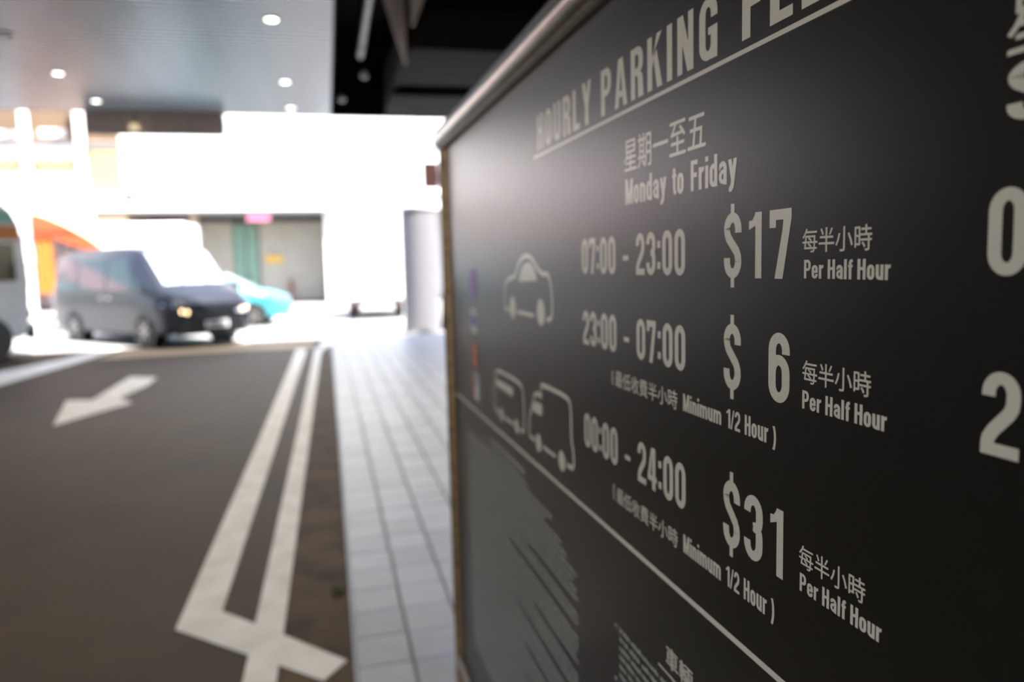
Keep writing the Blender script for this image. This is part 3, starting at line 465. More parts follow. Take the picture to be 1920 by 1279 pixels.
b = B(); b.poly([(1.017, 1.7078, .0002), (1.99, 1.7080, .0002), (1.99, 1.7131, .0002), (1.017, 1.7129, .0002)]); part(b, 'heading_rule')
b = B(); b.poly([(.012, 1.0680, .0002), (UE-.05, 1.0680, .0002), (UE-.05, 1.0755, .0002), (.012, 1.0755, .0002)]); part(b, 'dividing_rule')
b = B(); han(b, '星期一至五', 1.479, 1.6294, .0482, .0495); part(b, 'day_lettering')
b = B(); run(b, 'Monday', 1.484, 1.6165, 1.5797, .0355, .07); run(b, 'to', 1.633, 1.6635, 1.5797, .0355, .06); run(b, 'Friday', 1.682, 1.785, 1.5800, .0355, .075); part(b, 'day_lettering')
for a1, a2, v, h in (('07:00', '23:00', 1.4800, .0575), ('23:00', '07:00', 1.3610, .0575), ('00:00', '24:00', 1.1838, .0592)):
    word('hours_lettering', a1, 1.2945, 1.4435, v, h, .10); word('hours_lettering', a2, 1.5195, 1.6672, v, h, .10); b = B()
    b.poly([(1.4725, v+.0205, .0002), (1.4925, v+.0205, .0002), (1.4925, v+.0275, .0002), (1.4725, v+.0275, .0002)])
    part(b, 'hours_lettering')
for kind, v, h, sv, sh_ in (('17', 1.4788, .0670, 1.4782, .0705), (' 6', 1.3567, .0695, 1.3560, .0730), ('31', 1.1788, .0705, 1.1770, .0765)):
    word('price_lettering', '$', 1.7590, 1.7945, sv, sh_); b = B()
    if kind == '17': run(b, '1', 1.8090, 1.8322, v, h); run(b, '7', 1.8460, 1.8820, v, h)
    elif kind == ' 6': run(b, '6', 1.8463, 1.8818, v, h)
    else: run(b, '3', 1.8030, 1.8385, v, h+.0005); run(b, '1', 1.8520, 1.8745, v, h)
    part(b, 'price_lettering')
for x, v, e, pv, ph in ((1.8985, 1.5053, .0232, 1.4797, .0170), (1.9010, 1.3845, .0230, 1.3580, .0174), (1.8998, 1.2063, .0234, 1.1802, .0180)):
    b = B(); han(b, '每半小時', x, v, .0232, e); run(b, 'Per Half Hour', 1.9020, 2.0120, pv, ph, .075, .22); part(b, 'rate_lettering')
for v, h, lo, hi, ce in ((1.3118, .0216, 1.3060, 1.3335, 1.3112), (1.1288, .0238, 1.1235, 1.1545, 1.1286)):
    b = B(); run(b, '(', 1.4235, 1.4290, lo+.004, (hi-lo)*.78); han(b, '最低收費半小時', 1.4365, ce, .0300, .0268)
    run(b, 'Minimum', 1.6610, 1.7540, v, h, .07); run(b, '1/2', 1.7655, 1.7940, v, h, .04); run(b, 'Hour', 1.8030, 1.8470, v, h, .075); run(b, ')', 1.8550, 1.8605, lo+.002, (hi-lo)*.84)
    part(b, 'minimum_charge_lettering')
# second column, cut by the frame
b = B(); han(b, '星', 2.1075, 1.6270, .0482, .0495); part(b, 'day_lettering')
b = B(); run(b, 'S', 2.1112, 2.1440, 1.5822, .0365); part(b, 'day_lettering')
for ch, v, h in (('0', 1.4840, .0573), ('2', 1.3632, .0573)):
    b = B(); run(b, ch, 2.1008, 2.1305, v, h); part(b, 'hours_lettering')

# pictograms: car, van, lorry
def rib(bd, pts, wv, z=.0002, closed=False):
    n = len(pts); L = []; R = []
    for i in range(n):
        a = pts[max(i-1, 0)]; c = pts[min(i+1, n-1)]
        dx, dy = c[0]-a[0], c[1]-a[1]; l_ = math.hypot(dx, dy) or 1
        L.append((pts[i][0]-dy/l_*wv/2, pts[i][1]+dx/l_*wv/2, z)); R.append((pts[i][0]+dy/l_*wv/2, pts[i][1]-dx/l_*wv/2, z))
    for i in range(n-1): bd.poly([L[i], L[i+1], R[i+1], R[i]])
def disc(bd, u, v, r, z=.00023): bd.poly([(u+r*math.cos(i*PI/10), v+r*math.sin(i*PI/10), z) for i in range(20)])
def smooth(pts, it=2):
    for _ in range(it):
        q = [pts[0]]
        for a, c in zip(pts, pts[1:]): q += [(.75*a[0]+.25*c[0], .75*a[1]+.25*c[1]), (.25*a[0]+.75*c[0], .25*a[1]+.75*c[1])]
        pts = q + [pts[-1]]
    return pts
b = B()
rib(b, smooth([(.778, 1.392), (.738, 1.392), (.738, 1.43), (.752, 1.456), (.79, 1.466), (.845, 1.470), (.872, 1.500), (.925, 1.5175), (.985, 1.512), (1.03, 1.485), (1.062, 1.477), (1.098, 1.479), (1.116, 1.455), (1.122, 1.42), (1.118, 1.392), (1.082, 1.388)]), .0100)
rib(b, [(.855, 1.391), (.99, 1.391)], .0085, .00021)
b.poly([(.872, 1.4595, .0002), (1.020, 1.4640, .0002), (1.006, 1.485, .0002), (.980, 1.4985, .0002), (.950, 1.5025, .0002), (.920, 1.498, .0002), (.893, 1.484, .0002)])
disc(b, .813, 1.3990, .0265); disc(b, 1.042, 1.4005, .0275); part(b, 'car_pictogram')
b = B()
rib(b, smooth([(.642, 1.121), (.605, 1.121), (.594, 1.160), (.612, 1.205), (.640, 1.2315), (.70, 1.2315), (.86, 1.2305), (.888, 1.218), (.893, 1.18), (.893, 1.121), (.855, 1.121)], 1), .0095)
rib(b, [(.705, 1.121), (.792, 1.121)], .0075, .00021)
b.poly([(.640, 1.2075, .0002), (.795, 1.2065, .0002), (.795, 1.1875, .0002), (.625, 1.1885, .0002)])
disc(b, .674, 1.122, .0175); disc(b, .824, 1.122, .0185); part(b, 'van_pictogram')
b = B()
rib(b, smooth([(1.032, 1.222), (1.032, 1.251), (1.05, 1.253), (1.19, 1.253), (1.217, 1.248), (1.222, 1.225), (1.222, 1.171), (1.233, 1.160), (1.233, 1.1245), (1.195, 1.1245)], 1), .0095)
rib(b, smooth([(1.034, 1.2275), (.985, 1.2275), (.962, 1.195), (.938, 1.165), (.930, 1.13), (.945, 1.1225), (.975, 1.1225)], 1), .0085, .00021)
rib(b, [(1.04, 1.1225), (1.125, 1.1225)], .0075, .00021)
b.poly([(.985, 1.2095, .0002), (1.036, 1.2095, .0002), (1.036, 1.1855, .0002), (.962, 1.1855, .0002)])
disc(b, 1.006, 1.1235, .0195); disc(b, 1.163, 1.1235, .0200); part(b, 'lorry_pictogram')

# payment card badges (plain coloured marks) near the far edge
def badge(v0, v1, m, label):
    o = B().box((.318, v0, .0003), (.402, v1, .0012)).build('card_badge', M[m], SG); o['label'] = label; return o
o = badge(1.406, 1.486, 'b_purple', 'purple square badge')
o = badge(1.302, 1.374, 'b_white', 'off-white badge with a blue band'); B().box((.322, 1.325, .0012), (.398, 1.352, .0016)).build('badge_band', M['b_blue'], o)
o = badge(1.206, 1.272, 'darkgrey', 'dark badge with red and orange discs')
for k, (m, u, v) in enumerate((('b_red', .342, 1.257), ('b_orange', .376, 1.255), ('b_red', .342, 1.222), ('b_orange', .376, 1.220))):
    q = B(); disc(q, u, v, .0185, .0014+k*.0001); q.build('badge_disc', M[m], o, fix=False)
o = badge(1.108, 1.184, 'b_white', 'badge striped red, teal and white')
B().prism([(.320, 1.110, .0012), (.345, 1.110, .0012), (.352, 1.182, .0012), (.327, 1.182, .0012)], (0, 0, .0004)).build('badge_band', M['b_red'], o)
B().prism([(.358, 1.150, .0012), (.380, 1.150, .0012), (.384, 1.182, .0012), (.362, 1.182, .0012)], (0, 0, .0004)).build('badge_band', M['b_teal'], o)

# illegible conditions of parking: rows of tiny print
b = B(); rnd = random.Random(3)
def row(u0, u1, v, h):
    u = u0
    while u < u1:
        wl = rnd.uniform(.012, .05); e = min(u+wl, u1)
        x = u
        while x < e:
            g_ = rnd.uniform(.0022, .0040); hh = h*rnd.choice([.7, .7, 1.0]); 
            b.poly([(x, v, .0002), (x+g_*.62, v, .0002), (x+g_*.62, v+hh, .0002), (x, v+hh, .0002)])
            x += g_
        u = e + rnd.uniform(.004, .008)
row(.53, .885, 1.022, .0150); row(.53, .90, 1.0005, .0095)
ends = {0: 1.085, 1: 1.04, 2: 1.15, 3: 1.18, 4: 1.24, 5: 1.22, 6: 1.24, 7: 1.24, 8: .9, 9: 1.24, 10: 1.24, 11: .75, 12: 1.24, 13: 1.24, 14: 1.235, 15: 1.24, 16: .95, 17: 1.24, 18: 1.235, 19: 1.24, 20: .8}
v = .984
for k in range(46):
    row(.22 if k % 3 == 0 else .20, ends.get(k, 1.24 if k % 5 else .85), v, .0088); v -= .0152
v = .9185
for k in range(40):
    if k % 6 == 0: row(1.423, 1.431, v, .008)
    row(1.442, 1.90 if k % 4 else 1.72, v, .0078); v -= .0150
o = part(b, 'small_print', 'smallprint'); o['kind'] = 'stuff'
b = B(); han(b, '車輛', 1.607, .9535, .0400, .0330); b.poly([(1.585, .9385, .0002), (1.95, .9385, .0002), (1.95, .9415, .0002), (1.585, .9415, .0002)]); part(b, 'section_lettering')

# ------------------------------------------------------------------ vehicles
def wheel(par, x, y, r, wd, side):
    o = B().lathe([(r*.62, -wd/2), (r*.9, -wd/2), (r, -wd*.32), (r, wd*.32), (r*.9, wd/2), (r*.62, wd/2)], (0,0,0), 'y').build('wheel', M['rubber'], par, smooth=True)
    o.location = (x, y, r)
    q = B().lathe([(.001, -wd*.30), (r*.60, -wd*.34), (r*.64, -wd*.40), (r*.64, wd*.40), (r*.60, wd*.34), (.001, wd*.30)], (0,0,0), 'y')
    for k in range(6):
        a = k*PI/3; c, s_ = math.cos(a), math.sin(a); yy = side*wd*.36
        q.prism([(c*r*.1-s_*.03, yy, s_*r*.1+c*.03), (c*r*.58-s_*.02, yy, s_*r*.58+c*.02), (c*r*.58+s_*.02, yy, s_*r*.58-c*.02), (c*r*.1+s_*.03, yy, s_*r*.1-c*.03)], (0, side*.03, 0))
    q.build('rim', M['rim'], o)
def lerp(a, b_, t): return [x+(y-x)*t for x, y in zip(a, b_)]
class Car:
    # stations: (x, z_bottom, z_waist, z_top, y_bottom, y_waist, y_top)
    def __init__(s, root, st, paint):
        s.st = st; s.root = root; rings = []
        for (x, zb, zw, zt, yb, yw, yt) in st:
            hw = max(zt-zw, .01)
            half = [(yb*.86, zb), (yb, zb+.06), (yw*1.0, zb+(zw-zb)*.55), (yw, zw), (yt+(yw-yt)*.12, zt-hw*.14), (yt*.90, zt-hw*.02), (yt*.5, zt+.012)]
            rings.append([(x, -y, z) for y, z in half] + [(x, y, z) for y, z in half[::-1]])
        n = len(rings[0]); vs = [p for r in rings for p in r]; fs = []
        for k in range(len(rings)-1):
            for i in range(n):
                fs.append((k*n+i, k*n+(i+1) % n, (k+1)*n+(i+1) % n, (k+1)*n+i))
        fs += [tuple(range(n))[::-1], tuple(range((len(rings)-1)*n, len(rings)*n))]
        B().mesh(vs, fs).build('body', M[paint], root, smooth=True)
    def at(s, x):
        for a, c in zip(s.st, s.st[1:]):
            if a[0] <= x <= c[0]: return lerp(a, c, (x-a[0])/(c[0]-a[0]))
        return list(s.st[-1])
    def side(s, x, t, sd, off=.006):
        _, zb, zw, zt, yb, yw, yt = s.at(x); hw = zt-zw
        z = zw+hw*.86*t; y = yw+(yt+(yw-yt)*.12-yw)*t
        return (x, sd*(y+off), z)
    def sidewin(s, x0, x1, ta, tb, x0t=None, x1t=None, name='side_window'):
        x0t = x0 if x0t is None else x0t; x1t = x1 if x1t is None else x1t
        for sd in (1, -1):
            n = 5; q = B()
            bot = [s.side(x0+(x1-x0)*i/n, ta, sd) for i in range(n+1)]; top = [s.side(x0t+(x1t-x0t)*i/n, tb, sd) for i in range(n+1)]
            q.mesh(bot+top, [(i, i+1, n+2+i, n+1+i) for i in range(n)]); q.build(name, M['glass'], s.root, fix=False)
    def screen(s, x0, x1, name, off=.012, k=.86):
        n = 6; pts = []
        for i in range(n+1):
            x = x0+(x1-x0)*i/n; _, zb, zw, zt, yb, yw, yt = s.at(x)
            sg = 1 if name == 'windscreen' else -1
            pts.append([(x+sg*off, f*yt, zt+off*(.6 if abs(f) < .6 else 0)) for f in (-k, -.45, 0, .45, k)])
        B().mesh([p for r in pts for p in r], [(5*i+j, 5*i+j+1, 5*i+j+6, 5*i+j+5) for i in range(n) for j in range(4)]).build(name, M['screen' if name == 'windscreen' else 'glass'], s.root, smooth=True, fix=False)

def mpv(loc, rz, label):
    r = empty('van', loc, rz, label, 'van', scale=1.08)
    st = [(-3.82, .42, .92, 1.45, .66, .72, .58), (-3.76, .32, .98, 1.66, .78, .80, .66), (-3.56, .24, 1.0, 1.83, .83, .845, .70), (-3.0, .22, 1.0, 1.885, .84, .85, .72),
          (-1.6, .20, 1.0, 1.90, .84, .85, .72), (-.55, .20, 1.0, 1.87, .84, .85, .72), (-.25, .20, 1.0, 1.78, .84, .85, .71), (.38, .22, .97, 1.15, .84, .845, .72),
          (.62, .24, .90, 1.04, .83, .83, .72), (.82, .28, .80, .93, .80, .80, .68), (.93, .34, .70, .80, .74, .74, .62)]
    c = Car(r, st, 'navy')
    c.sidewin(-3.46, -2.62, .08, .86); c.sidewin(-2.50, -1.42, .08, .86); c.sidewin(-1.34, -.30, .08, .86, -1.34, -.62); c.sidewin(-.24, .10, .10, .50, -.46, -.40, 'quarter_window')
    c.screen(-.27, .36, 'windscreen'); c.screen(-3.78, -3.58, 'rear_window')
    for sd in (1, -1):
        for wx in (0, -2.78):
            B().lathe([(.02, sd*.60), (.365, sd*.62), (.37, sd*.853), (.02, sd*.852)], (wx, 0, .33), 'y').build('wheel_arch', M['blacktrim'], r)
            wheel(r, wx, sd*.765, .325, .20, sd)
        h = B().prism([(.60, sd*.845, .80), (.90, sd*.76, .76), (.945, sd*.66, .60), (.95, sd*.44, .62), (.90, sd*.46, .74), (.62, sd*.74, .92)], (.012, 0, .004)).build('headlamp', M['chrome'], r)
        B().lathe([(.005, 0), (.04, .004), (.03, .02)], (.955, sd*.56, .66), 'y', 12).build('bulb', M['bulb'], h)
        B().lathe([(.005, 0), (.035, .004), (.03, .02)], (.945, sd*.66, .68), 'y', 12).build('bulb', M['bulb'], h)
        m_ = B().box((.12, sd*.90-.08, 1.0), (.26, sd*.98+.02, 1.17)).build('mirror', M['navy'], r)
        B().box((.16, min(sd*.80, sd*.93), 1.01), (.20, max(sd*.80, sd*.93), 1.05)).build('mirror_arm', M['blacktrim'], m_)
        for hx in (-1.25, -1.55): B().box((hx-.08, sd*.856-.01, .90), (hx+.08, sd*.866+.01, .935)).build('door_handle', M['chrome'], r)
        B().box((-2.95, sd*.858-.008, .915), (-1.62, sd*.858+.008, .935)).build('door_rail', M['blacktrim'], r)
        B().box((-3.80, sd*.60-.06, .95), (-3.75, sd*.60+.1, 1.40)).build('tail_lamp', M['red'], r)
        B().lathe([(.005, 0), (.06, .003), (.05, .015)], (.93, sd*.60, .38), 'y', 14).build('fog_lamp', M['chrome'], r)
    g = B().box((.90, -.44, .55), (.965, .44, .72)).build('grille', M['blacktrim'], r)
    for k in range(4): B().box((.965, -.43, .565+k*.038), (.975, .43, .578+k*.038)).build('grille_bar', M['chrome'], g)
    B().prism([(.86, -.74, .24), (.99, -.55, .24), (1.0, 0, .24), (.99, .55, .24), (.86, .74, .24)], (0, 0, .30)).build('bumper', M['blacktrim'], r)
    p = B().box((1.0, -.23, .36), (1.012, .23, .48)).build('number_plate', M['plate'], r)
    for k in range(5): B().box((1.012, -.18+k*.075, .385), (1.016, -.13+k*.075, .455)).build('plate_character', M['plateink'], p)
    for yy in (-.30, .18): B().tube((.40, yy, 1.16), (.10, yy+.38, 1.50), .010, 8).build('wiper', M['blacktrim'], r)
    return r
mpv((-2.87, 17.02, 0), math.radians(-50), 'dark navy people carrier turning out at the end of the driveway')

def saloon(loc, rz, paint, label):
    r = empty('car', loc, rz, label, 'car')
    st = [(-3.45, .40, .75, .90, .62, .68, .58), (-3.38, .30, .80, .98, .76, .80, .68), (-2.9, .22, .88, 1.05, .82, .84, .70), (-2.45, .20, .90, 1.14, .83, .84, .66), (-1.95, .20, .90, 1.40, .83, .85, .58),
          (-1.3, .20, .90, 1.46, .83, .85, .58), (-.85, .20, .90, 1.42, .83, .85, .58), (-.05, .20, .88, 1.00, .83, .84, .70), (.45, .24, .78, .90, .81, .81, .68), (.72, .28, .68, .80, .76, .76, .62), (.82, .36, .58, .66, .68, .66, .55)]
    c = Car(r, st, paint)
    c.sidewin(-2.30, -1.56, .10, .86, -1.90, -1.56); c.sidewin(-1.50, -.35, .10, .86, -1.50, -.85)
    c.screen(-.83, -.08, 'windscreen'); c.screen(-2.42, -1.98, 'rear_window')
    for sd in (1, -1):
        for wx in (0, -2.65):
            B().lathe([(.02, sd*.60), (.335, sd*.62), (.34, sd*.848), (.02, sd*.846)], (wx, 0, .31), 'y').build('wheel_arch', M['blacktrim'], r)
            wheel(r, wx, sd*.765, .305, .19, sd)
        B().prism([(.50, sd*.80, .72), (.74, sd*.72, .68), (.80, sd*.50, .60), (.74, sd*.48, .72), (.52, sd*.70, .82)], (.01, 0, .004)).build('headlamp', M['chrome'], r)
        B().box((-.42, sd*.93-.07, .90), (-.30, sd*.93+.07, 1.02)).build('mirror', M[paint], r)
        for hx in (-1.45, -2.2): B().box((hx-.08, sd*.855-.01, .78), (hx+.08, sd*.855+.01, .81)).build('door_handle', M['chrome'], r)
        B().box((-3.48, sd*.55-.14, .66), (-3.42, sd*.55+.1, .78)).build('tail_lamp', M['red'], r)
    B().prism([(.74, -.70, .24), (.86, -.45, .24), (.86, .45, .24), (.74, .70, .24)], (0, 0, .24)).build('bumper', M[paint], r)
    B().box((.84, -.35, .44), (.875, .35, .56)).build('grille', M['blacktrim'], r)
    B().box((.86, -.23, .30), (.875, .23, .40)).build('number_plate', M['plate'], r)
    return r
saloon((-1.86, 21.95, 0), math.radians(-4), 'turq', 'turquoise saloon car half hidden behind the dark people carrier')

def box_truck(loc, rz, label, bw, bz0, bz1, bl, s=1.):
    """rear at x=0, front to +x"""
    r = empty('box_truck', loc, rz, label, 'truck', scale=s)
    c = .06; z0, z1, y = bz0, bz1, bw/2
    ring = [(-y, z0+c), (-y+c, z0), (y-c, z0), (y, z0+c), (y, z1-c), (y-c, z1), (-y+c, z1), (-y, z1-c)]
    vs = [(0, a, d) for a, d in ring] + [(bl, a, d) for a, d in ring]
    B().mesh(vs, [tuple(range(8))[::-1], tuple(range(8, 16))] + [(i, (i+1) % 8, 8+(i+1) % 8, 8+i) for i in range(8)]).build('cargo_box', M['whitepaint'], r)
    for sd in (-1, 1):
        d = B().box((-.03, min(sd*.02, sd*(y-.05)), z0+.08), (0, max(sd*.02, sd*(y-.05)), z1-.08)).build('rear_door', M['whitepaint'], r)
        B().tube((-.045, sd*.12, z0+.15), (-.045, sd*.12, z1-.15), .012, 8).build('lock_rod', M['chrome'], d)
        B().box((-.02, sd*(y-.22)-.08, z0-.16), (.02, sd*(y-.22)+.08, z0-.06)).build('tail_lamp', M['red'], r)
        for wx in (.75, bl+.55): wheel(r, wx, sd*(y-.18), .36, .22, sd)
        B().box((.1, sd*.35-.05, .42), (bl+1.3, sd*.35+.05, z0)).build('chassis_rail', M['darkgrey'], r)
    B().prism([(bl+.08, -y+.08, .45), (bl+1.45, -y+.08, .45), (bl+1.45, -y+.08, 1.15), (bl+1.10, -y+.08, 1.95), (bl+.08, -y+.08, 2.0)], (0, bw-.16, 0)).build('cab', M['whitepaint'], r)
    B().prism([(bl+1.46, -y+.18, 1.2), (bl+1.46, y-.18, 1.2), (bl+1.14, y-.20, 1.9), (bl+1.14, -y+.20, 1.9)], (.015, 0, .006)).build('windscreen', M['glass'], r)
    for sd in (-1, 1): B().prism([(bl+.35, sd*(y-.075), 1.2), (bl+1.3, sd*(y-.075), 1.2), (bl+1.02, sd*(y-.075), 1.85), (bl+.35, sd*(y-.075), 1.85)], (0, sd*.01, 0)).build('side_window', M['glass'], r)
    B().box((-.06, -y+.1, .45), (0, y-.1, .55)).build('bumper', M['darkgrey'], r)
    return r
box_truck((1.32, 22.0, 0), math.radians(86), 'white box truck with rounded box, seen from behind, left of the round pillar', 1.70, .52, 3.28, 3.6)
box_truck((-3.95, 25.2, 0), math.radians(176), 'white box truck showing above the roof of the dark people carrier', 1.75, .60, 2.95, 2.3)

# minibus cut by the left picture edge
mb = empty('minibus', (-7.86, 14.83, 0), math.radians(20), 'silver minibus with mint and orange bands at the left picture edge', 'minibus')
y0 = .95
prof = [(-2.6, .42), (2.50, .42), (2.62, .60), (2.66, 1.15), (2.64, 1.9), (2.60, 2.36), (2.50, 2.60), (2.25, 2.85), (-2.6, 2.85)]
B().prism([(x, -y0, z) for x, z in prof], (0, 2*y0, 0)).build('body', M['silver'], mb)
for sd in (-1, 1):
    yy = sd*(y0+.006)
    for (xa, xb, ta, tb) in ((-2.4, -1.35, None, None), (-1.25, -.2, None, None), (-.1, .95, None, None), (1.05, 2.50, 2.50, None)):
        t2 = tb or (xb if ta is None else ta)
        B().prism([(xa, yy, 1.42), (xb, yy, 1.42), (t2, yy, 2.06), (xa, yy, 2.06)], (0, sd*.01, 0)).build('side_window', M['glass'], mb)
    B().prism([(-2.6, yy, 2.12), (2.60, yy, 2.12), (2.57, yy, 2.36), (-2.6, yy, 2.36)], (0, sd*.006, 0)).build('orange_band', M['orangeband'], mb)
    B().prism([(-2.6, yy, 2.40), (2.56, yy, 2.40), (2.49, yy, 2.60), (-2.6, yy, 2.60)], (0, sd*.006, 0)).build('mint_band', M['mint'], mb)
    for wx in (1.95, -1.6):
        B().lathe([(.02, sd*.70), (.43, sd*.72), (.435, sd*(y0+.005)), (.02, sd*(y0+.004))], (wx, 0, .42), 'y').build('wheel_arch', M['blacktrim'], mb)
        wheel(mb, wx, sd*(y0-.12), .38, .22, sd)
    B().box((2.60, sd*.7-.12, .75), (2.68, sd*.7+.12, .93)).build('headlamp', M['chrome'], mb)
B().prism([(2.665, -.84, 1.30), (2.665, .84, 1.30), (2.625, .82, 2.22), (2.625, -.82, 2.22)], (.015, 0, .006)).build('windscreen', M['glass'], mb)
B().box((2.58, -.9, .40), (2.72, .9, .62)).build('bumper', M['darkgrey'], mb)

# ------------------------------------------------------------------ street beyond
def bx(name, a, b_, m, par): return B().box(a, b_).build(name, M[m], par)
# long white building: upper storeys overhang a shaded ground floor
wb = empty('white_building', (0, 33.2, 0), label='long white sunlit building across the street with recessed ground floor', cat='building')
bx('upper_wall', (-30, 0, 3.95), (30, 9, 16), 'white', wb)
for z in (4.55, 6.6, 9.2): bx('ledge', (-30, -.12, z), (30, 0, z+.10), 'white', wb)
for k in range(14):
    x = -5 + k*2.3
    f_ = bx('window', (x, -.04, 7.3), (x+1.5, .02, 8.7), 'white', wb); bx('pane', (x+.08, -.06, 7.38), (x+1.42, -.03, 8.62), 'white', f_)
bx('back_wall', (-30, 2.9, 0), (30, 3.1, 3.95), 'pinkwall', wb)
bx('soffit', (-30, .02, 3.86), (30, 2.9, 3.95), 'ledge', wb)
for x0, x1 in ((-9.0, -7.6), (.0, .7), (5, 5.7), (-14.5, -13.5)):
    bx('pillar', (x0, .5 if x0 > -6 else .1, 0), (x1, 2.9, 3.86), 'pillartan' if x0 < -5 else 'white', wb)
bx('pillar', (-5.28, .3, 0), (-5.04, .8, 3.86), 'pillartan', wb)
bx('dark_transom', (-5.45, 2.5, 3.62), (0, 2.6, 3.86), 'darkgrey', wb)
for k in range(3): bx('shopfront_panel', (-12.9+k*1.3, 2.6, .2), (-11.7+k*1.3, 2.9, 3.1), 'pinkwall', wb)
bx('shop_sign', (-7.25, 2.3, 3.30), (-5.75, 2.5, 3.72), 'brown', wb); bx('shop_sign', (-7.6, 2.28, 3.42), (-7.25, 2.4, 3.62), 'pink', wb)
gd = empty('garage_shutter', (0, 35.9, 0), label='pale ribbed panels closing the garage opening of the white building', cat='shutter')
for k in range(4):
    x0 = -5.4 + k*.36; bx('panel', (x0, -.03 - .02*(k % 2), .12), (x0+.345, 0, 3.6), 'shutter', gd)
for k in range(8):
    x0 = -2.82 + k*.345; bx('panel', (x0, -.03 - .012*(k % 2), .12), (x0+.335, 0, 3.6), 'shutter', gd)
dr = empty('green_door', (-3.42, 35.86, 0), label='green double door between the pale garage panels', cat='door')
bx('door_leaf', (-.52, -.06, .1), (-.02, 0, 3.5), 'greendoor', dr); bx('door_leaf', (.02, -.06, .1), (.52, 0, 3.5), 'greendoor', dr)
bx('door_handle', (.06, -.11, 1.1), (.10, -.06, 1.35), 'darkgrey', dr)
ysn = empty('notice_board', (-2.25, 35.78, 1.96), label='small yellow notice on the pale garage panels', cat='sign')
bx('notice_plate', (-.36, 0, -.15), (.36, .03, .15), 'yellow', ysn)
psn = empty('lightbox_sign', (-2.62, 33.45, 3.60), label='small pink sign under the overhang above the green door', cat='sign')
bx('sign_box', (-.46, -.1, -.08), (.46, .08, .22), 'pink', psn); bx('sign_bracket', (-.05, -.03, .22), (.05, .03, .26), 'darkgrey', psn)
for x, l in ((-4.45, 'small dark hydrant left of the green door'), (-1.55, 'small dark red hydrant right of the yellow notice')):
    h = empty('hydrant', (x, 35.5, 0), label=l, cat='hydrant')
    B().lathe([(.11, 0), (.11, .08), (.07, .1), (.07, .85), (.10, .9), (.09, 1.0), (.02, 1.08)]).build('hydrant_body', M['red' if x > -3 else 'brown'], h, smooth=True)
    B().tube((-.14, 0, .65), (.14, 0, .65), .04, 12).build('outlet', M['darkgrey'], h)

# glazed shop building at upper left
sb = empty('shop_building', (0, 26.0, 0), label='shop building with white framed windows and warm tan interior at upper left', cat='building')
bx('back_wall', (-14, 1.4, 3.9), (-6.05, 1.6, 9), 'tanwall', sb)
bx('spandrel', (-14, 0, 4.05), (-6.95, .3, 4.55), 'pinkbounce', sb)
bx('pale_panel', (-6.95, .25, 4.0), (-6.05, .35, 5.34), 'palewall', sb)
bx('panel_ledge', (-6.95, .22, 5.34), (-6.05, .35, 5.42), 'ledge', sb)
bx('tan_panel', (-6.95, .25, 5.42), (-6.05, .35, 9), 'tanwall', sb)
bx('return_wall', (-6.07, .3, 3.9), (-6.02, 1.6, 9), 'white', sb)
for k, (x0, x1) in enumerate(((-8.68, -8.46), (-7.20, -6.95), (-10.2, -9.98), (-11.7, -11.48))): bx('mullion', (x0, -.04, 4.05), (x1, .12, 9), 'white', sb)
bx('transom', (-14, -.03, 5.28), (-6.95, .10, 5.42), 'ledge', sb)
bx('transom', (-14, -.02, 5.02), (-6.95, .12, 5.27), 'white', sb)
bx('transom', (-14, -.02, 6.62), (-6.95, .12, 6.80), 'pinkwall', sb)
for x0, x1, z0, z1 in ((-8.45, -7.7, 5.78, 6.02), (-9.6, -8.7, 5.74, 5.95), (-8.4, -7.9, 4.9, 5.2)): bx('light_panel', (x0, .9, z0), (x1, 1.0, z1), 'white', sb)
for x0, x1 in ((-8.46, -7.20), (-9.98, -8.68)): bx('lower_panel', (x0, .3, 4.5), (x1, .36, 5.05), 'palepanel', sb)
bx('column_base', (-14, .2, 0), (-13.5, 1.5, 4), 'white', sb)
bx('floor_slab', (-14, 0, 3.9), (-6.02, 1.6, 4.05), 'pinkbounce', sb); bx('fascia', (-30, .05, 3.1), (-6.9, .25, 3.9), 'pinkbounce', sb)

# overhead board under the canopy edge, cable line
ob = empty('overhead_board', (-2.72, 14.42, 3.86), label='grey-brown board hanging below the slatted ceiling edge', cat='board')
for k in range(4): bx('board_panel', (-1.09+k*.548, -.02, 0), (-1.09+k*.548+.535, .02, .38), 'greybrown', ob)
bx('board_frame', (-1.11, .02, -.015), (1.11, .06, .41), 'darkgrey', ob)
for x in (-.9, .9): bx('hanger', (x-.02, -.06, .36), (x+.02, .06, .45), 'darkgrey', ob)
sp_ = empty('spot_lamp', (-3.02, 14.2, 3.94), label='small warm lamp under the grey-brown board', cat='ceiling light')
B().lathe([(.02, -.06), (.07, -.05), (.075, .0), (.04, .05)]).build('lamp_shade', M['warmlamp'], sp_, smooth=True)
B().tube((0, 0, .04), (0, .18, .28), .012, 8).build('lamp_arm', M['darkgrey'], sp_)
cb = empty('overhead_cable', (0, 20, 0), label='thin grey cable strung across the street', cat='cable')
B().tube((-9, 0, 4.60), (-3.2, 0, 4.54), .022, 8).build('cable_span', M['ledge'], cb); B().tube((-3.2, 0, 4.54), (6, 0, 4.42), .014, 8).build('cable_span', M['ledge'], cb)

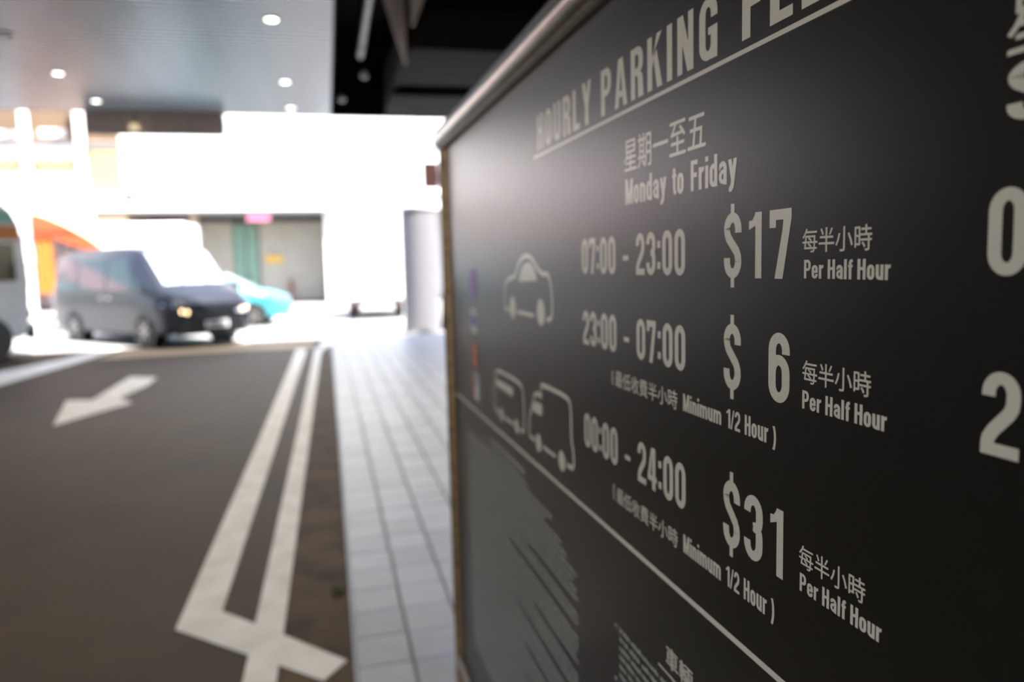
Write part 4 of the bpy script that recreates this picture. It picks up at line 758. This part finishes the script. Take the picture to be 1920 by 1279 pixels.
# round column with brown box and lamp
cm = empty('round_pillar', (2.06, 17.3, 0), label='stout round grey pillar standing at the far corner of the footway', cat='column')
B().lathe([(.42, 0), (.42, .05), (.40, .06), (.40, 2.75)], n=40).build('shaft', M['column'], cm, smooth=True)
B().lathe([(.43, 2.75), (.44, 2.80), (.40, 2.86), (.02, 2.92)], n=40).build('cap', M['white'], cm, smooth=True)
gp = empty('slim_pole', (2.86, 19.0, 0), label='slim grey street pole rising behind the round pillar', cat='pole')
B().tube((0, 0, 0), (0, 0, 4.9), .075, 20, .06).build('pole_shaft', M['column'], gp, smooth=True); B().lathe([(.14, 0), (.14, .1), (.08, .14)]).build('pole_base', M['darkgrey'], gp, smooth=True)
bb = empty('pole_box', (2.60, 18.94, 3.39), label='small brown box fixed high on the slim grey pole', cat='box')
bx('box_body', (-.19, -.14, 0), (.16, .10, .61), 'brown', bb); bx('box_bracket', (.16, -.02, .15), (.205, .06, .4), 'darkgrey', bb)
lm = empty('column_lamp', (2.62, 19.0, 4.35), label='small lamp on an arm above the brown box', cat='lamp')
B().tube((.19, 0, 0), (0, -.1, .05), .018, 8).build('lamp_arm', M['ledge'], lm); B().lathe([(.02, .12), (.04, .04), (.09, -.04), (.08, -.06)], (0, -.1, 0)).build('lamp_head', M['ledge'], lm, smooth=True)
bd = empty('bollard', (2.62, 17.5, 0), label='dark tapered bollard with brown cap right of the round pillar', cat='bollard')
B().lathe([(.17, 0), (.17, .06), (.12, .08), (.08, .72)]).build('bollard_body', M['blacktrim'], bd, smooth=True); B().lathe([(.085, .72), (.09, .76), (.05, .86), (.01, .88)]).build('bollard_cap', M['brown'], bd, smooth=True)

# market stall: white posts under a curved orange tarpaulin
stl = empty('market_stall', (-6.9, 21.0, 0), label='stall with white posts and curved orange tarpaulin behind the dark people carrier', cat='stall')
for x, y in ((-.17, 0),): 
    bx('post', (x-.11, y-.06, 0), (x+.11, y+.06, 1.70), 'white', stl); bx('post', (x-.13, y-.08, 1.76), (x+.13, y+.08, 3.05), 'white', stl); bx('post_joint', (x-.10, y-.04, 1.68), (x+.10, y+.04, 1.78), 'ledge', stl)
n = 12; q = B(); prof = []
for i in range(n+1):
    t = i/n; prof.append((-.35 + 1.80*t, 3.08 - .86*t**1.7))
vs = [(x, -.1, z) for x, z in prof] + [(x, 2.4, z) for x, z in prof] + [(x, -.1, z-.03) for x, z in prof] + [(x, 2.4, z-.03) for x, z in prof]
m_ = n+1
fs = [(i, i+1, m_+i+1, m_+i) for i in range(n)] + [(2*m_+i, 3*m_+i, 3*m_+i+1, 2*m_+i+1) for i in range(n)] + [(i, 2*m_+i, 2*m_+i+1, i+1) for i in range(n)] + [(m_+i, m_+i+1, 3*m_+i+1, 3*m_+i) for i in range(n)] + [(0, m_, 3*m_, 2*m_), (n, 2*m_+n, 3*m_+n, m_+n)]
q.mesh(vs, fs).build('roof_tarpaulin', M['suntarp'], stl, smooth=True)
val = B().prism([(-.0, -.14, 2.95)] + [(x, -.14, z-.03) for x, z in prof[3:]] + [(1.45, -.14, 2.0), (.75, -.14, 2.25), (.45, -.14, 2.40), (-.0, -.14, 2.40)], (0, .02, 0)).build('front_valance', M['orange'], stl)
fold = B(); xs = [.04+.05*i for i in range(9)]
vs = [(x, -.1 + .03*math.sin(i*2.1), 2.45) for i, x in enumerate(xs)] + [(x*(1.0), -.1 + .04*math.sin(i*2.1), 1.05) for i, x in enumerate(xs)]
vs += [(a, b_+.015, c) for a, b_, c in vs]
k_ = 9
fs = [(i, i+1, k_+i+1, k_+i) for i in range(8)] + [(2*k_+i, 3*k_+i, 3*k_+i+1, 2*k_+i+1) for i in range(8)] + [(i, 2*k_+i, 2*k_+i+1, i+1) for i in range(8)] + [(k_+i, k_+i+1, 3*k_+i+1, 3*k_+i) for i in range(8)] + [(0, k_, 3*k_, 2*k_), (8, 2*k_+8, 3*k_+8, k_+8)]
fold.mesh(vs, fs).build('side_sheet', M['blowntarp'], stl, smooth=True)
for x, y in ((.62, -.05), (1.35, 2.3)): B().tube((x, y, 0), (x, y, 2.2 if x > 1 else 2.72), .035, 12).build('dark_pole', M['darkgrey'], stl)
